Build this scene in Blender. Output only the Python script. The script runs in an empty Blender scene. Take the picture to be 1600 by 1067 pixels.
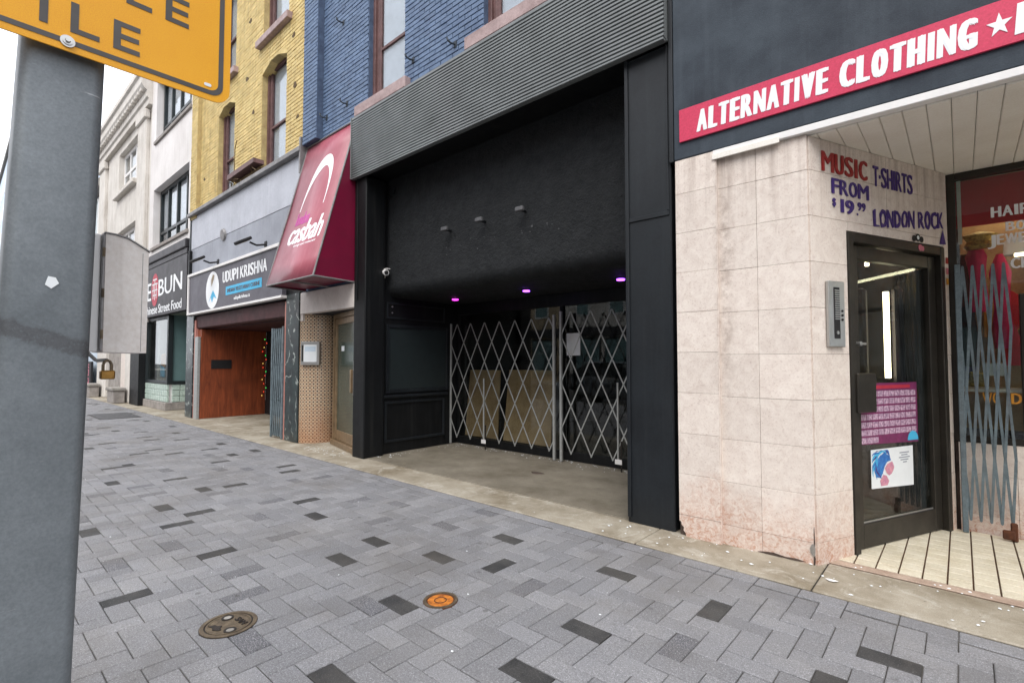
import bpy, bmesh, math, random
from mathutils import Vector
random.seed(11)
RAD = math.radians
S = bpy.context.scene
COL = S.collection

# ------------------------------------------------------------------ camera
cd = bpy.data.cameras.new('camera'); cam = bpy.data.objects.new('camera', cd); COL.objects.link(cam)
cam.location = (0, 0, 1.35)
cam.rotation_euler = (RAD(92.19), 0, RAD(41.776))
cd.sensor_width = 36; cd.lens = 784.0 / 1600 * 36
cd.clip_start = 0.05; cd.clip_end = 1000
S.camera = cam
# ------------------------------------------------------------------ sky, sun, exposure
SUN = Vector((0.36, -0.62, 0.95)).normalized()
W = bpy.data.worlds.new('World'); S.world = W; W.use_nodes = True
wn = W.node_tree; wn.nodes.clear()
sky = wn.nodes.new('ShaderNodeTexSky'); sky.sky_type = 'NISHITA'; sky.sun_disc = False
sky.sun_elevation = math.asin(SUN.z); sky.sun_rotation = math.atan2(SUN.x, SUN.y)
sky.air_density = 1.0; sky.dust_density = 4.0; sky.ozone_density = 1.0
hsv = wn.nodes.new('ShaderNodeHueSaturation'); hsv.inputs['Saturation'].default_value = 0.25
mixc = wn.nodes.new('ShaderNodeMix'); mixc.data_type = 'RGBA'      # an even bright overcast over the clear sky
mixc.inputs[0].default_value = 0.75; mixc.inputs[7].default_value = (11.5, 11.8, 12.6, 1)
bg = wn.nodes.new('ShaderNodeBackground'); bg.inputs['Strength'].default_value = 0.12
wo = wn.nodes.new('ShaderNodeOutputWorld')
wn.links.new(sky.outputs[0], hsv.inputs['Color']); wn.links.new(hsv.outputs[0], mixc.inputs[6])
wn.links.new(mixc.outputs[2], bg.inputs['Color']); wn.links.new(bg.outputs[0], wo.inputs[0])
sd = bpy.data.lights.new('sun', 'SUN'); sd.energy = 1.2; sd.angle = RAD(34); sd.color = (1, .96, .9)
sun = bpy.data.objects.new('sun', sd); COL.objects.link(sun)
sun.rotation_euler = SUN.to_track_quat('Z', 'Y').to_euler()
S.view_settings.view_transform = 'Standard'; S.view_settings.look = 'None'
S.view_settings.gamma = 1; S.view_settings.use_curve_mapping = False
S.view_settings.exposure = 0.7

# ------------------------------------------------------------------ materials
def c(r, g, b):
    f = lambda v: (v / 255 / 12.92) if v <= 10 else ((v / 255 + .055) / 1.055) ** 2.4
    return (f(r), f(g), f(b), 1)
class NT:
    def __init__(s, name):
        s.m = bpy.data.materials.new(name); s.m.use_nodes = True; s.t = s.m.node_tree; s.t.nodes.clear()
        s.out = s.n('ShaderNodeOutputMaterial')
        s.pos = s.n('ShaderNodeNewGeometry').outputs['Position']
    def n(s, k): return s.t.nodes.new(k)
    def l(s, a, b): s.t.links.new(a, b)
    def mapped(s, sc):
        m = s.n('ShaderNodeMapping'); m.inputs['Scale'].default_value = sc; s.l(s.pos, m.inputs[0]); return m.outputs[0]
    def noise(s, scale, detail=4, rough=.6, vec=None, dist=0):
        x = s.n('ShaderNodeTexNoise'); x.inputs['Scale'].default_value = scale; x.inputs['Detail'].default_value = detail
        x.inputs['Roughness'].default_value = rough; x.inputs['Distortion'].default_value = dist
        s.l(vec or s.pos, x.inputs['Vector']); return x.outputs['Fac']
    def ramp(s, fac, a, b, ca=(0, 0, 0, 1), cb=(1, 1, 1, 1)):
        if a < 0 or b > 1:
            mr = s.n('ShaderNodeMapRange'); mr.inputs[1].default_value = a; mr.inputs[2].default_value = b; s.l(fac, mr.inputs[0]); fac, a, b = mr.outputs[0], 0., 1.
        r = s.n('ShaderNodeValToRGB'); e = r.color_ramp.elements
        e[0].position = a; e[1].position = b; e[0].color = ca; e[1].color = cb; s.l(fac, r.inputs[0]); return r.outputs[0]
    def mix(s, fac, a, b, mode='MIX'):
        m = s.n('ShaderNodeMix'); m.data_type = 'RGBA'; m.blend_type = mode
        for i, v in ((0, fac), (6, a), (7, b)):
            if isinstance(v, (int, float, tuple)): m.inputs[i].default_value = v
            else: s.l(v, m.inputs[i])
        return m.outputs[2]
    def math(s, op, a, b=0.):
        m = s.n('ShaderNodeMath'); m.operation = op
        for i, v in ((0, a), (1, b)):
            if isinstance(v, (int, float)): m.inputs[i].default_value = v
            else: s.l(v, m.inputs[i])
        return m.outputs[0]
    def bump(s, h, strength, dist=.01, prev=None):
        b = s.n('ShaderNodeBump'); b.inputs['Strength'].default_value = strength; b.inputs['Distance'].default_value = dist
        s.l(h, b.inputs['Height'])
        if prev: s.l(prev, b.inputs['Normal'])
        return b.outputs[0]
    def bsdf(s, col, rough=.6, metal=0., normal=None, spec=.5, coat=0.):
        p = s.n('ShaderNodeBsdfPrincipled')
        for k, v in (('Base Color', col), ('Roughness', rough), ('Metallic', metal), ('Specular IOR Level', spec), ('Coat Weight', coat)):
            if isinstance(v, (int, float, tuple)): p.inputs[k].default_value = v
            else: s.l(v, p.inputs[k])
        if normal: s.l(normal, p.inputs['Normal'])
        s.l(p.outputs[0], s.out.inputs[0]); return p

def rough_mat(name, col, col2, scale=3, rough=.7, bump=.15, bscale=80, metal=0., spec=.4, lo=.35, hi=.7, dist=.004, streak=0., dirt=None, objvar=0.):
    """two colours over a soft noise, fine grain, relief; optional vertical streaks of dirt and per-piece variation"""
    t = NT(name)
    col_ = t.mix(t.ramp(t.noise(scale, 6, .65), lo, hi), col, col2)
    g = t.noise(bscale, 3, .7)
    col_ = t.mix(.35, col_, t.mix(t.ramp(g, .3, .7), (.25, .25, .25, 1), (.75, .75, .75, 1)), 'OVERLAY')
    if streak:
        v = t.mapped((14, 14, .8)); sfac = t.ramp(t.noise(1.0, 5, .6, v), .5, .75)
        col_ = t.mix(t.math('MULTIPLY', sfac, streak), col_, dirt or c(60, 50, 42))
    if objvar:
        oi = t.n('ShaderNodeObjectInfo'); at = t.n('ShaderNodeAttribute'); at.attribute_name = 'rnd'
        r = t.math('FRACT', t.math('ADD', oi.outputs['Random'], at.outputs['Fac']))
        hs = t.n('ShaderNodeHueSaturation'); t.l(col_, hs.inputs['Color'])
        t.l(t.math('ADD', t.math('MULTIPLY', r, objvar), 1 - objvar / 2), hs.inputs['Value']); col_ = hs.outputs[0]
    nb = t.bump(g, bump, dist); nb = t.bump(t.noise(scale * 4, 4), bump * .6, dist * 2, nb)
    rr = t.math('ADD', t.math('MULTIPLY', t.noise(scale * 2, 3), .2), rough - .1)
    t.bsdf(col_, rr, metal, nb, spec)
    return t.m

def plain(name, col, rough=.5, metal=0., spec=.5, var=.12, scale=9):
    t = NT(name)
    n = t.ramp(t.noise(scale, 5, .65), .3, .75)
    dk = tuple(v * (1 - var * 2) for v in col[:3]) + (1,)
    t.bsdf(t.mix(n, col, dk), t.math('ADD', t.math('MULTIPLY', n, .15), rough - .05), metal, t.bump(t.noise(120, 2), .05, .002), spec)
    return t.m

def emit(name, col, st):
    t = NT(name); e = t.n('ShaderNodeEmission'); e.inputs[0].default_value = col; e.inputs[1].default_value = st
    t.l(e.outputs[0], t.out.inputs[0]); return t.m

def glass(name, tint=(.8, .85, .85, 1), refl=1.0, rough=.02, dirt=.06):
    t = NT(name)
    tr = t.n('ShaderNodeBsdfTransparent'); tr.inputs[0].default_value = tint
    gl = t.n('ShaderNodeBsdfGlossy'); gl.inputs['Roughness'].default_value = rough
    t.l(t.bump(t.noise(1.3, 2), .06, .02), gl.inputs['Normal'])
    lw = t.n('ShaderNodeLayerWeight'); lw.inputs[0].default_value = .5      # Schlick from the facing angle: the same from both faces of the pane
    fres = t.math('ADD', t.math('MULTIPLY', t.math('POWER', lw.outputs['Facing'], 4.5), .9), .045)
    df = t.n('ShaderNodeBsdfDiffuse'); df.inputs[0].default_value = c(150, 150, 145)
    m1 = t.n('ShaderNodeMixShader'); t.l(t.math('MULTIPLY', fres, refl), m1.inputs[0]); t.l(tr.outputs[0], m1.inputs[1]); t.l(gl.outputs[0], m1.inputs[2])
    m2 = t.n('ShaderNodeMixShader'); t.l(t.math('MULTIPLY', t.ramp(t.noise(6, 5, .7), .45, .8), dirt), m2.inputs[0]); t.l(m1.outputs[0], m2.inputs[1]); t.l(df.outputs[0], m2.inputs[2])
    t.l(m2.outputs[0], t.out.inputs[0]); return t.m

def paver_mat(name, base, speck, amount, var):
    t = NT(name)
    n1 = t.noise(210, 3, .7); n2 = t.noise(2.2, 6, .65); n3 = t.noise(60, 5, .75); nl = t.noise(300, 2, .6)
    col = t.mix(t.ramp(n1, .60 - amount, .70), base, speck)
    col = t.mix(t.math('MULTIPLY', t.ramp(nl, .56, .64), .45), col, tuple(v * .45 for v in base[:3]) + (1,))
    gr_ = t.noise(105, 3, .8)
    col = t.mix(.6, col, t.mix(t.ramp(gr_, .3, .7), (.22, .22, .22, 1), (.78, .78, .78, 1)), 'OVERLAY')
    col = t.mix(t.math('MULTIPLY', t.ramp(n2, .42, .72), .2), col, c(152, 148, 142))
    col = t.mix(t.math('MULTIPLY', t.ramp(n3, .48, .75), .3), col, tuple(v * .6 for v in base[:3]) + (1,))
    stain = t.ramp(t.noise(.8, 7, .72), .48, .66)
    col = t.mix(t.math('MULTIPLY', stain, .4), col, c(88, 82, 74))
    vg = t.n('ShaderNodeTexVoronoi'); vg.inputs['Scale'].default_value = 5.5; vg.inputs['Randomness'].default_value = 1; t.l(t.pos, vg.inputs['Vector'])
    gum = t.math('MULTIPLY', t.ramp(vg.outputs['Distance'], .07, .10, (1, 1, 1, 1), (0, 0, 0, 1)), t.ramp(t.noise(1.7, 2), .5, .56))
    col = t.mix(t.math('MULTIPLY', gum, .55), col, c(70, 68, 66))
    oi = t.n('ShaderNodeObjectInfo'); at = t.n('ShaderNodeAttribute'); at.attribute_name = 'rnd'
    r = t.math('FRACT', t.math('ADD', oi.outputs['Random'], at.outputs['Fac']))
    hs = t.n('ShaderNodeHueSaturation'); t.l(col, hs.inputs['Color'])
    t.l(t.math('ADD', t.math('MULTIPLY', r, var), 1 - var / 2), hs.inputs['Value'])
    t.bsdf(hs.outputs[0], t.math('ADD', t.math('MULTIPLY', n2, .25), .6), 0, t.bump(n1, .5, .004, t.bump(n3, .35, .005)), .35)
    return t.m

def marble_mat():
    t = NT('marble_cladding')
    n1 = t.noise(11, 9, .72, dist=.8); n2 = t.noise(70, 6, .75); n3 = t.noise(3, 5); n4 = t.noise(26, 7, .7, dist=1.5)
    col = t.mix(t.ramp(n1, .36, .66), c(227, 217, 207), c(210, 197, 187))
    col = t.mix(t.math('MULTIPLY', t.ramp(n4, .54, .68), .4), col, c(190, 168, 154))
    col = t.mix(t.math('MULTIPLY', t.ramp(n2, .54, .7), .55), col, c(164, 138, 126))
    v = t.n('ShaderNodeTexVoronoi'); v.inputs['Scale'].default_value = 60; t.l(t.pos, v.inputs['Vector'])
    pits = t.math('MULTIPLY', t.ramp(v.outputs['Distance'], .10, .2, (1, 1, 1, 1), (0, 0, 0, 1)), t.ramp(n1, .46, .6))
    col = t.mix(t.math('MULTIPLY', pits, .6), col, c(122, 88, 78))
    sx = t.n('ShaderNodeSeparateXYZ'); t.l(t.pos, sx.inputs[0])
    # splash staining by the pavement and rusty water runs below the fascia: worn shapes of their own
    low = t.math('MULTIPLY', t.ramp(t.math('ADD', sx.outputs[2], t.math('MULTIPLY', n3, .7)), .3, .8, (1, 1, 1, 1), (0, 0, 0, 1)), t.math('ADD', t.math('MULTIPLY', t.ramp(n4, .44, .6), .7), .2))
    col = t.mix(low, col, c(176, 116, 84))
    st = t.noise(1, 7, .7, t.mapped((16, 16, .5)))
    run = t.ramp(t.math('ABSOLUTE', t.math('ADD', t.math('ADD', sx.outputs[0], 1.29), t.math('MULTIPLY', t.math('SUBTRACT', n3, .5), .1))), .0, .09, (1, 1, 1, 1), (0, 0, 0, 1))
    top = t.ramp(t.math('ADD', sx.outputs[2], t.math('MULTIPLY', st, 1.0)), 2.75, 3.5)
    stf = t.math('MAXIMUM', t.math('MULTIPLY', t.ramp(st, .42, .66), top), t.math('MULTIPLY', t.math('MULTIPLY', run, t.ramp(t.noise(14, 6, .7), .4, .62)), t.ramp(sx.outputs[2], .6, 1.6)))
    col = t.mix(t.math('MULTIPLY', stf, .5), col, c(116, 88, 72))
    oi = t.n('ShaderNodeObjectInfo'); hs = t.n('ShaderNodeHueSaturation'); t.l(col, hs.inputs['Color'])
    t.l(t.math('ADD', t.math('MULTIPLY', oi.outputs['Random'], .1), .95), hs.inputs['Value'])
    t.bsdf(hs.outputs[0], t.math('ADD', t.math('MULTIPLY', n1, .3), .35), 0, t.bump(pits, -.5, .004, t.bump(n2, .12, .004)), .4)
    return t.m

def concrete_mat(name, a, b, d):
    t = NT(name)
    n1 = t.noise(1.6, 7, .68); n2 = t.noise(150, 3, .7); n3 = t.noise(5, 6, .75, dist=1)
    col = t.mix(t.ramp(n1, .36, .66), a, b)
    col = t.mix(t.math('MULTIPLY', t.ramp(n3, .52, .68), .6), col, d)
    col = t.mix(.35, col, t.mix(t.ramp(n2, .3, .7), (.2, .2, .2, 1), (.8, .8, .8, 1)), 'OVERLAY')
    v = t.n('ShaderNodeTexVoronoi'); v.inputs['Scale'].default_value = 13; t.l(t.pos, v.inputs['Vector'])
    spots = t.math('MULTIPLY', t.ramp(v.outputs['Distance'], .06, .11, (1, 1, 1, 1), (0, 0, 0, 1)), t.ramp(t.noise(2.5, 2), .5, .6))
    col = t.mix(t.math('MULTIPLY', spots, .6), col, c(74, 66, 56))
    t.bsdf(col, t.math('ADD', t.math('MULTIPLY', n1, .35), .5), 0, t.bump(n2, .3, .004, t.bump(n3, .3, .008)), .35)
    return t.m

def mosaic_mat():
    """small round-patterned mosaic, wrapped round the column by its own UV map (metres)"""
    t = NT('mosaic_tile')
    uv = t.n('ShaderNodeUVMap').outputs[0]
    m = t.n('ShaderNodeMapping'); m.inputs['Scale'].default_value = (1 / .058, 1 / .058, 1); t.l(uv, m.inputs[0])
    fr = t.n('ShaderNodeVectorMath'); fr.operation = 'FRACTION'; t.l(m.outputs[0], fr.inputs[0])
    su = t.n('ShaderNodeVectorMath'); su.operation = 'SUBTRACT'; su.inputs[1].default_value = (.5, .5, 0); t.l(fr.outputs[0], su.inputs[0])
    ln = t.n('ShaderNodeVectorMath'); ln.operation = 'LENGTH'; t.l(su.outputs[0], ln.inputs[0]); d = ln.outputs['Value']
    ring = t.math('MULTIPLY', t.math('GREATER_THAN', d, .27), t.math('LESS_THAN', d, .44))
    col = t.mix(ring, c(150, 118, 92), c(206, 190, 164))
    col = t.mix(t.math('LESS_THAN', d, .27), col, c(78, 50, 38))
    sx = t.n('ShaderNodeSeparateXYZ'); t.l(t.pos, sx.inputs[0])
    rust = t.math('MULTIPLY', t.ramp(t.math('ADD', sx.outputs[2], t.noise(4, 5)), .6, 1.2, (1, 1, 1, 1), (0, 0, 0, 1)), .45)
    col = t.mix(rust, col, c(150, 92, 50))
    col = t.mix(.3, col, t.mix(t.ramp(t.noise(30, 4), .3, .7), (.2, .2, .2, 1), (.8, .8, .8, 1)), 'OVERLAY')
    t.bsdf(col, .35, 0, t.bump(ring, .3, .003), .5)
    return t.m

def veined_mat():
    t = NT('black_marble')
    w = t.n('ShaderNodeTexWave'); w.inputs['Scale'].default_value = 1.4; w.inputs['Distortion'].default_value = 18; w.inputs['Detail'].default_value = 5
    w.inputs['Detail Scale'].default_value = 1.6; t.l(t.pos, w.inputs['Vector'])
    f = t.math('MULTIPLY', t.ramp(w.outputs['Fac'], .93, .99), t.ramp(t.noise(6, 3), .45, .6))
    col = t.mix(t.ramp(t.noise(7, 5), .4, .7), c(28, 36, 38), c(48, 62, 62))
    t.bsdf(t.mix(f, col, c(176, 184, 178)), .28, 0, None, .5)
    return t.m

def wood_mat():
    t = NT('stained_plywood')
    v = t.mapped((9, 9, 1.0)); n = t.noise(1.5, 7, .65, v, 1.2)
    col = t.mix(t.ramp(n, .35, .68), c(150, 76, 44), c(102, 48, 28))
    col = t.mix(t.math('MULTIPLY', t.ramp(t.noise(1.6, 5), .5, .75), .5), col, c(70, 34, 22))
    t.bsdf(col, .5, 0, t.bump(n, .12, .004), .4); return t.m

def pole_mat():
    t = NT('galvanised_pole')
    n = t.noise(2.2, 6, .7); f = t.noise(160, 3, .7)
    col = t.mix(t.ramp(n, .35, .7), c(116, 122, 126), c(90, 96, 100))
    sc = t.ramp(t.noise(1, 6, .75, t.mapped((30, 9, 26))), .66, .7)
    patch = t.ramp(t.noise(2.6, 3), .52, .6)
    col = t.mix(t.math('MULTIPLY', t.math('MULTIPLY', sc, patch), .8), col, c(66, 64, 68))
    sp = t.n('ShaderNodeSeparateXYZ'); t.l(t.pos, sp.inputs[0])
    rag = t.noise(42, 6, .8)
    dline = t.math('ABSOLUTE', t.math('ADD', t.math('ADD', sp.outputs[2], -1.398), t.math('MULTIPLY', t.math('ADD', sp.outputs[1], -.15), .34)))
    band = t.math('MULTIPLY', t.ramp(t.math('ADD', dline, t.math('MULTIPLY', rag, .04)), .036, .042, (1, 1, 1, 1), (0, 0, 0, 1)), t.ramp(t.noise(130, 4, .8), .32, .46))
    col = t.mix(t.math('MULTIPLY', band, .7), col, c(70, 70, 72))
    vs = t.n('ShaderNodeTexVoronoi'); vs.inputs['Scale'].default_value = 70; t.l(t.pos, vs.inputs['Vector'])
    col = t.mix(.12, col, t.mix(t.ramp(vs.outputs['Distance'], .1, .7), (.35, .35, .35, 1), (.65, .65, .65, 1)), 'OVERLAY')
    d2 = t.math('ABSOLUTE', t.math('ADD', t.math('ADD', sp.outputs[2], -.985), t.math('MULTIPLY', t.noise(24, 4, .7), .02)))
    col = t.mix(t.math('MULTIPLY', t.ramp(d2, .010, .0125, (1, 1, 1, 1), (0, 0, 0, 1)), .0), col, c(190, 190, 188))
    lt = t.math('MULTIPLY', t.ramp(t.noise(1, 4, .6, t.mapped((20, 6, 60))), .71, .74), .6)
    col = t.mix(lt, col, c(178, 180, 182))
    col = t.mix(.22, col, t.mix(t.ramp(f, .3, .7), (.2, .2, .2, 1), (.8, .8, .8, 1)), 'OVERLAY')
    t.bsdf(col, t.math('ADD', t.math('MULTIPLY', n, .25), .36), .25, t.bump(f, .12, .002, t.bump(n, .1, .01)), .5)
    return t.m

MT = {}
MT['paver'] = paver_mat('paver_grey', c(123, 123, 126), c(176, 176, 178), .03, .26)
MT['paver_mid'] = paver_mat('paver_speckled', c(88, 88, 92), c(176, 176, 180), .08, .1)
MT['paver_dark'] = paver_mat('paver_charcoal', c(48, 48, 49), c(112, 112, 112), .0, .18)
MT['joint'] = rough_mat('joint_sand', c(96, 92, 86), c(50, 49, 48), 3, .95, .5, 200)
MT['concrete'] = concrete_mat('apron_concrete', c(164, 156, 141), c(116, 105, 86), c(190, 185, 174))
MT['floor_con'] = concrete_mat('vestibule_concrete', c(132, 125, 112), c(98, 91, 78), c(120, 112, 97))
MT['road'] = rough_mat('asphalt', c(62, 62, 64), c(48, 48, 50), 2, .9, .5, 120)
MT['kerb'] = rough_mat('kerb_concrete', c(150, 146, 140), c(120, 116, 110), 4, .85, .3)
MT['marble'] = marble_mat()
MT['dark_gap'] = rough_mat('dark_backing', c(92, 78, 70), c(56, 46, 42), 5, .95, .3)
MT['black'] = rough_mat('black_paint', c(17, 19, 21), c(11, 12, 14), 4, .5, .12, 90, spec=.28, streak=.2, dirt=c(62, 62, 60))
MT['black_panel'] = rough_mat('black_panel_paint', c(30, 34, 38), c(20, 23, 27), 2.5, .42, .08, 60, spec=.35, streak=.25, dirt=c(56, 60, 62))
MT['stucco_black'] = rough_mat('black_stucco', c(40, 42, 44), c(26, 28, 30), 5, .75, 1.0, 60, dist=.016, spec=.25)
MT['ribbed'] = plain('ribbed_metal', c(122, 126, 126), .4, .2, .5, .14, 3)
MT['stucco_blue'] = rough_mat('slate_stucco', c(58, 67, 76), c(40, 47, 56), 2.2, .75, .35, 110, streak=.2, dirt=c(84, 92, 100))
MT['blue_brick'] = rough_mat('blue_painted_brick', c(102, 123, 152), c(82, 101, 130), 5, .6, .35, 70, objvar=.26, streak=.15, dirt=c(50, 58, 76))
MT['blue_mortar'] = rough_mat('blue_painted_mortar', c(78, 94, 118), c(60, 72, 94), 8, .8, .4, 70)
MT['yellow_brick'] = rough_mat('yellow_painted_brick', c(216, 194, 134), c(196, 170, 110), 4, .7, .5, 60, objvar=.2, streak=.4, dirt=c(120, 98, 58))
MT['yellow_mortar'] = rough_mat('yellow_painted_mortar', c(196, 176, 124), c(164, 142, 98), 6, .8, .5, 60)
MT['sill'] = rough_mat('sill_paint', c(176, 154, 152), c(142, 120, 118), 6, .6, .2)
MT['brown_frame'] = rough_mat('brown_frame_paint', c(112, 82, 80), c(84, 60, 58), 8, .55, .2)
MT['blind'] = plain('white_blind', c(226, 226, 230), .7, 0, .3, .04)
MT['upglass'] = glass('upper_window_glass', (.85, .88, .9, 1), 1.0)
MT['glass'] = glass('shop_glass', (.80, .84, .83, 1), 1.0, .01, .05)
MT['dirty_glass'] = glass('dirty_glass', (.42, .5, .48, 1), 1.0, .05, .25)
MT['interior'] = rough_mat('dark_interior', c(50, 46, 44), c(36, 34, 34), 2, .9, .1)
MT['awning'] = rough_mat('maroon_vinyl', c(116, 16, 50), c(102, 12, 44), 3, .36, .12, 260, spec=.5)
MT['awning_front'] = rough_mat('sheen_tinted_maroon_vinyl', c(168, 90, 103), c(150, 70, 86), 1.6, .38, .1, 260, spec=.6, streak=.25, dirt=c(196, 128, 140))  # lit copy of the maroon vinyl: glossy sky sheen put into its pink
MT['white'] = plain('white_paint', c(232, 230, 228), .5, 0, .4, .05)
MT['offwhite'] = rough_mat('aged_white_panel', c(214, 206, 200), c(192, 182, 176), 3, .6, .08)
MT['white_wall'] = rough_mat('white_render', c(226, 222, 220), c(208, 203, 200), 1.2, .75, .1, streak=.3, dirt=c(168, 160, 154))
MT['sign_red'] = rough_mat('crimson_sign', c(204, 58, 90), c(196, 50, 84), 2, .4, .03)
MT['letter_white'] = plain('letter_white', c(236, 238, 240), .45, 0, .4, .02)
MT['cream'] = rough_mat('cream_metal_soffit', c(236, 232, 224), c(226, 220, 210), 3, .55, .04)
MT['bronze'] = rough_mat('bronze_aluminium', c(56, 52, 46), c(42, 39, 35), 5, .4, .06, 120, .35)
MT['steel'] = plain('brushed_steel', c(188, 188, 186), .35, .8, .5, .08)
MT['gate'] = plain('grey_gate_steel', c(176, 178, 176), .42, .3, .5, .14, 20)
MT['gate_blue'] = rough_mat('blue_grey_gate_paint', c(112, 126, 132), c(86, 98, 104), 10, .5, .12, 90, .2, streak=.3, dirt=c(92, 70, 56))
MT['tile_cream'] = rough_mat('cream_floor_tile', c(214, 206, 186), c(196, 186, 162), 7, .45, .1, 90, objvar=.1, streak=0)
MT['tile_joint'] = rough_mat('brown_grout', c(98, 70, 50), c(66, 48, 36), 20, .9, .3)
MT['pink_edge'] = rough_mat('pink_terrazzo_edge', c(176, 156, 140), c(146, 124, 108), 6, .7, .2)
MT['ink_red'] = rough_mat('faded_red_lettering', c(146, 30, 30), c(164, 92, 84), 30, .6, .05, lo=.5, hi=.8)
MT['ink_purple'] = rough_mat('faded_purple_lettering', c(62, 40, 112), c(112, 92, 132), 30, .6, .05, lo=.5, hi=.8)
MT['ink_black'] = plain('black_ink', c(26, 24, 26), .6)
MT['ink_pink'] = plain('pink_sticker', c(214, 120, 140), .5)
MT['poster_pink'] = rough_mat('magenta_poster', c(122, 44, 92), c(98, 34, 76), 12, .45, .02)
MT['poster_cell'] = rough_mat('poster_portrait_print', c(206, 176, 196), c(140, 110, 136), 60, .45, .02, lo=.4, hi=.6)
MT['paper'] = plain('white_paper', c(226, 230, 232), .7, 0, .3, .04)
MT['ink_blue'] = rough_mat('blue_watercolour_print', c(60, 130, 196), c(36, 84, 160), 26, .6, .02)
MT['ink_skin'] = rough_mat('pink_watercolour_print', c(214, 150, 160), c(180, 120, 150), 26, .6, .02)
MT['ink_grey'] = plain('grey_print', c(132, 136, 150), .7)
MT['grey_panel'] = rough_mat('grey_fascia_panel', c(184, 187, 196), c(166, 169, 178), 1.6, .5, .08, streak=.3, dirt=c(150, 152, 158))
MT['grey_panel2'] = rough_mat('darker_grey_panel', c(150, 154, 164), c(128, 131, 140), 1.1, .5, .06, streak=.3, dirt=c(112, 114, 122))  # darker grey for the lower row of fascia panels
MT['flashing'] = rough_mat('grey_flashing', c(140, 138, 138), c(108, 106, 106), 5, .5, .1, metal=.2)
MT['sign_grey'] = rough_mat('charcoal_sign', c(92, 90, 98), c(82, 80, 88), 2, .5, .04)
MT['sign_black'] = rough_mat('black_sign', c(58, 56, 60), c(48, 47, 50), 2, .5, .05)
MT['cyan'] = plain('cyan_print', c(70, 178, 220), .5, 0, .4, .03)
MT['tan_print'] = plain('tan_print', c(170, 150, 120), .6)
MT['emblem_red'] = plain('crimson_emblem', c(186, 44, 66), .5)
MT['pink_print'] = plain('pink_print', c(196, 70, 160), .5)
MT['veined'] = veined_mat()
MT['mosaic'] = mosaic_mat()
MT['wood'] = wood_mat()
MT['plywood'] = rough_mat('bare_plywood', c(182, 148, 110), c(158, 124, 90), 4, .7, .1, streak=.4, dirt=c(128, 98, 68))
MT['dark_red'] = rough_mat('oxblood_plaster', c(72, 30, 32), c(52, 22, 24), 3, .6, .15)
MT['salmon'] = plain('salmon_trim', c(188, 128, 116), .6)
MT['door_bronze'] = rough_mat('tan_anodised_frame', c(142, 120, 92), c(112, 94, 72), 8, .42, .08, metal=.4)
MT['green_curtain'] = rough_mat('green_grey_curtain', c(120, 132, 120), c(92, 104, 94), 3, .9, .1)
MT['pole'] = pole_mat()
MT['sign_yellow'] = rough_mat('reflective_amber', c(226, 160, 0), c(218, 150, 0), 3, .4, .1, 400)
MT['sign_line'] = plain('sign_charcoal_ink', c(70, 66, 64), .5)
MT['cabinet'] = rough_mat('weathered_grey_cabinet', c(222, 216, 210), c(202, 194, 188), 5, .55, .1, streak=.35, dirt=c(128, 108, 92))
MT['brass'] = rough_mat('tarnished_brass', c(150, 112, 56), c(112, 82, 40), 30, .4, .1, metal=.7)
MT['iron'] = rough_mat('worn_cast_iron', c(122, 108, 88), c(78, 68, 58), 22, .5, .4, 140, .45)
MT['iron_dark'] = rough_mat('dark_cast_iron', c(52, 46, 42), c(36, 33, 31), 22, .6, .4, 140, .3)
MT['rust'] = rough_mat('orange_rust', c(206, 126, 40), c(126, 66, 26), 30, .75, .5, 120)
MT['rust_dark'] = rough_mat('brown_rust', c(98, 56, 32), c(58, 34, 24), 30, .8, .5, 120)
MT['beige_stone'] = rough_mat('beige_stone', c(216, 211, 204), c(194, 188, 180), 1.5, .8, .2, streak=.4, dirt=c(132, 122, 110))
MT['grey_stone'] = rough_mat('grey_stone', c(158, 152, 146), c(126, 120, 116), 5, .85, .4)
MT['pale_blue'] = rough_mat('pale_blue_cladding', c(196, 210, 222), c(182, 196, 210), .6, .6, .02)
MT['black_frame'] = plain('black_window_frame', c(40, 48, 50), .4, .2, .5, .1)
MT['teal_glass'] = plain('teal_curtained_glass', c(110, 138, 138), .12, 0, .6, .12, 1.5)
MT['glass_block'] = rough_mat('green_glass_block', c(196, 212, 202), c(158, 178, 168), 12, .14, .15, 40, spec=.6)
MT['red_brick'] = rough_mat('red_brick_far', c(150, 92, 78), c(124, 74, 64), 3, .8, .3)
MT['tan_brick'] = rough_mat('tan_brick_far', c(186, 168, 140), c(162, 144, 118), 3, .8, .3)
MT['car_paint'] = plain('silver_car_paint', c(150, 156, 162), .2, .5, .6, .03)
MT['tyre'] = plain('tyre_rubber', c(30, 30, 30), .85)
MT['wig_pink'] = rough_mat('hot_pink_fabric', c(226, 40, 104), c(196, 24, 84), 14, .6, .3)
MT['leather'] = plain('dark_garment', c(44, 36, 46), .5)
MT['banner_red'] = rough_mat('red_banner', c(206, 28, 48), c(184, 22, 40), 4, .6, .03)
MT['added_backboard'] = rough_mat('warm_bright_backboard', c(206, 172, 128), c(176, 138, 98), 5, .7, .05)
MT['gold'] = rough_mat('gold_trinkets', c(206, 168, 84), c(96, 70, 40), 50, .35, .4, 120, .6)
MT['amber_letter'] = plain('amber_letter', c(206, 140, 40), .5)
MT['grate'] = rough_mat('steel_grate', c(104, 104, 106), c(78, 78, 80), 9, .6, .2, metal=.4)
MT['dark_green_glass'] = plain('dark_green_glass', c(66, 80, 72), .14, 0, .6, .2, 2.5)
MT['twig'] = plain('dry_stem', c(96, 78, 52), .9)
MT['weed'] = plain('dusty_leaf', c(98, 108, 84), .8)
MT['tube'] = emit('fluorescent_tube', c(255, 236, 196), 9)
MT['led_violet'] = emit('violet_led', c(150, 70, 255), 5)
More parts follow.
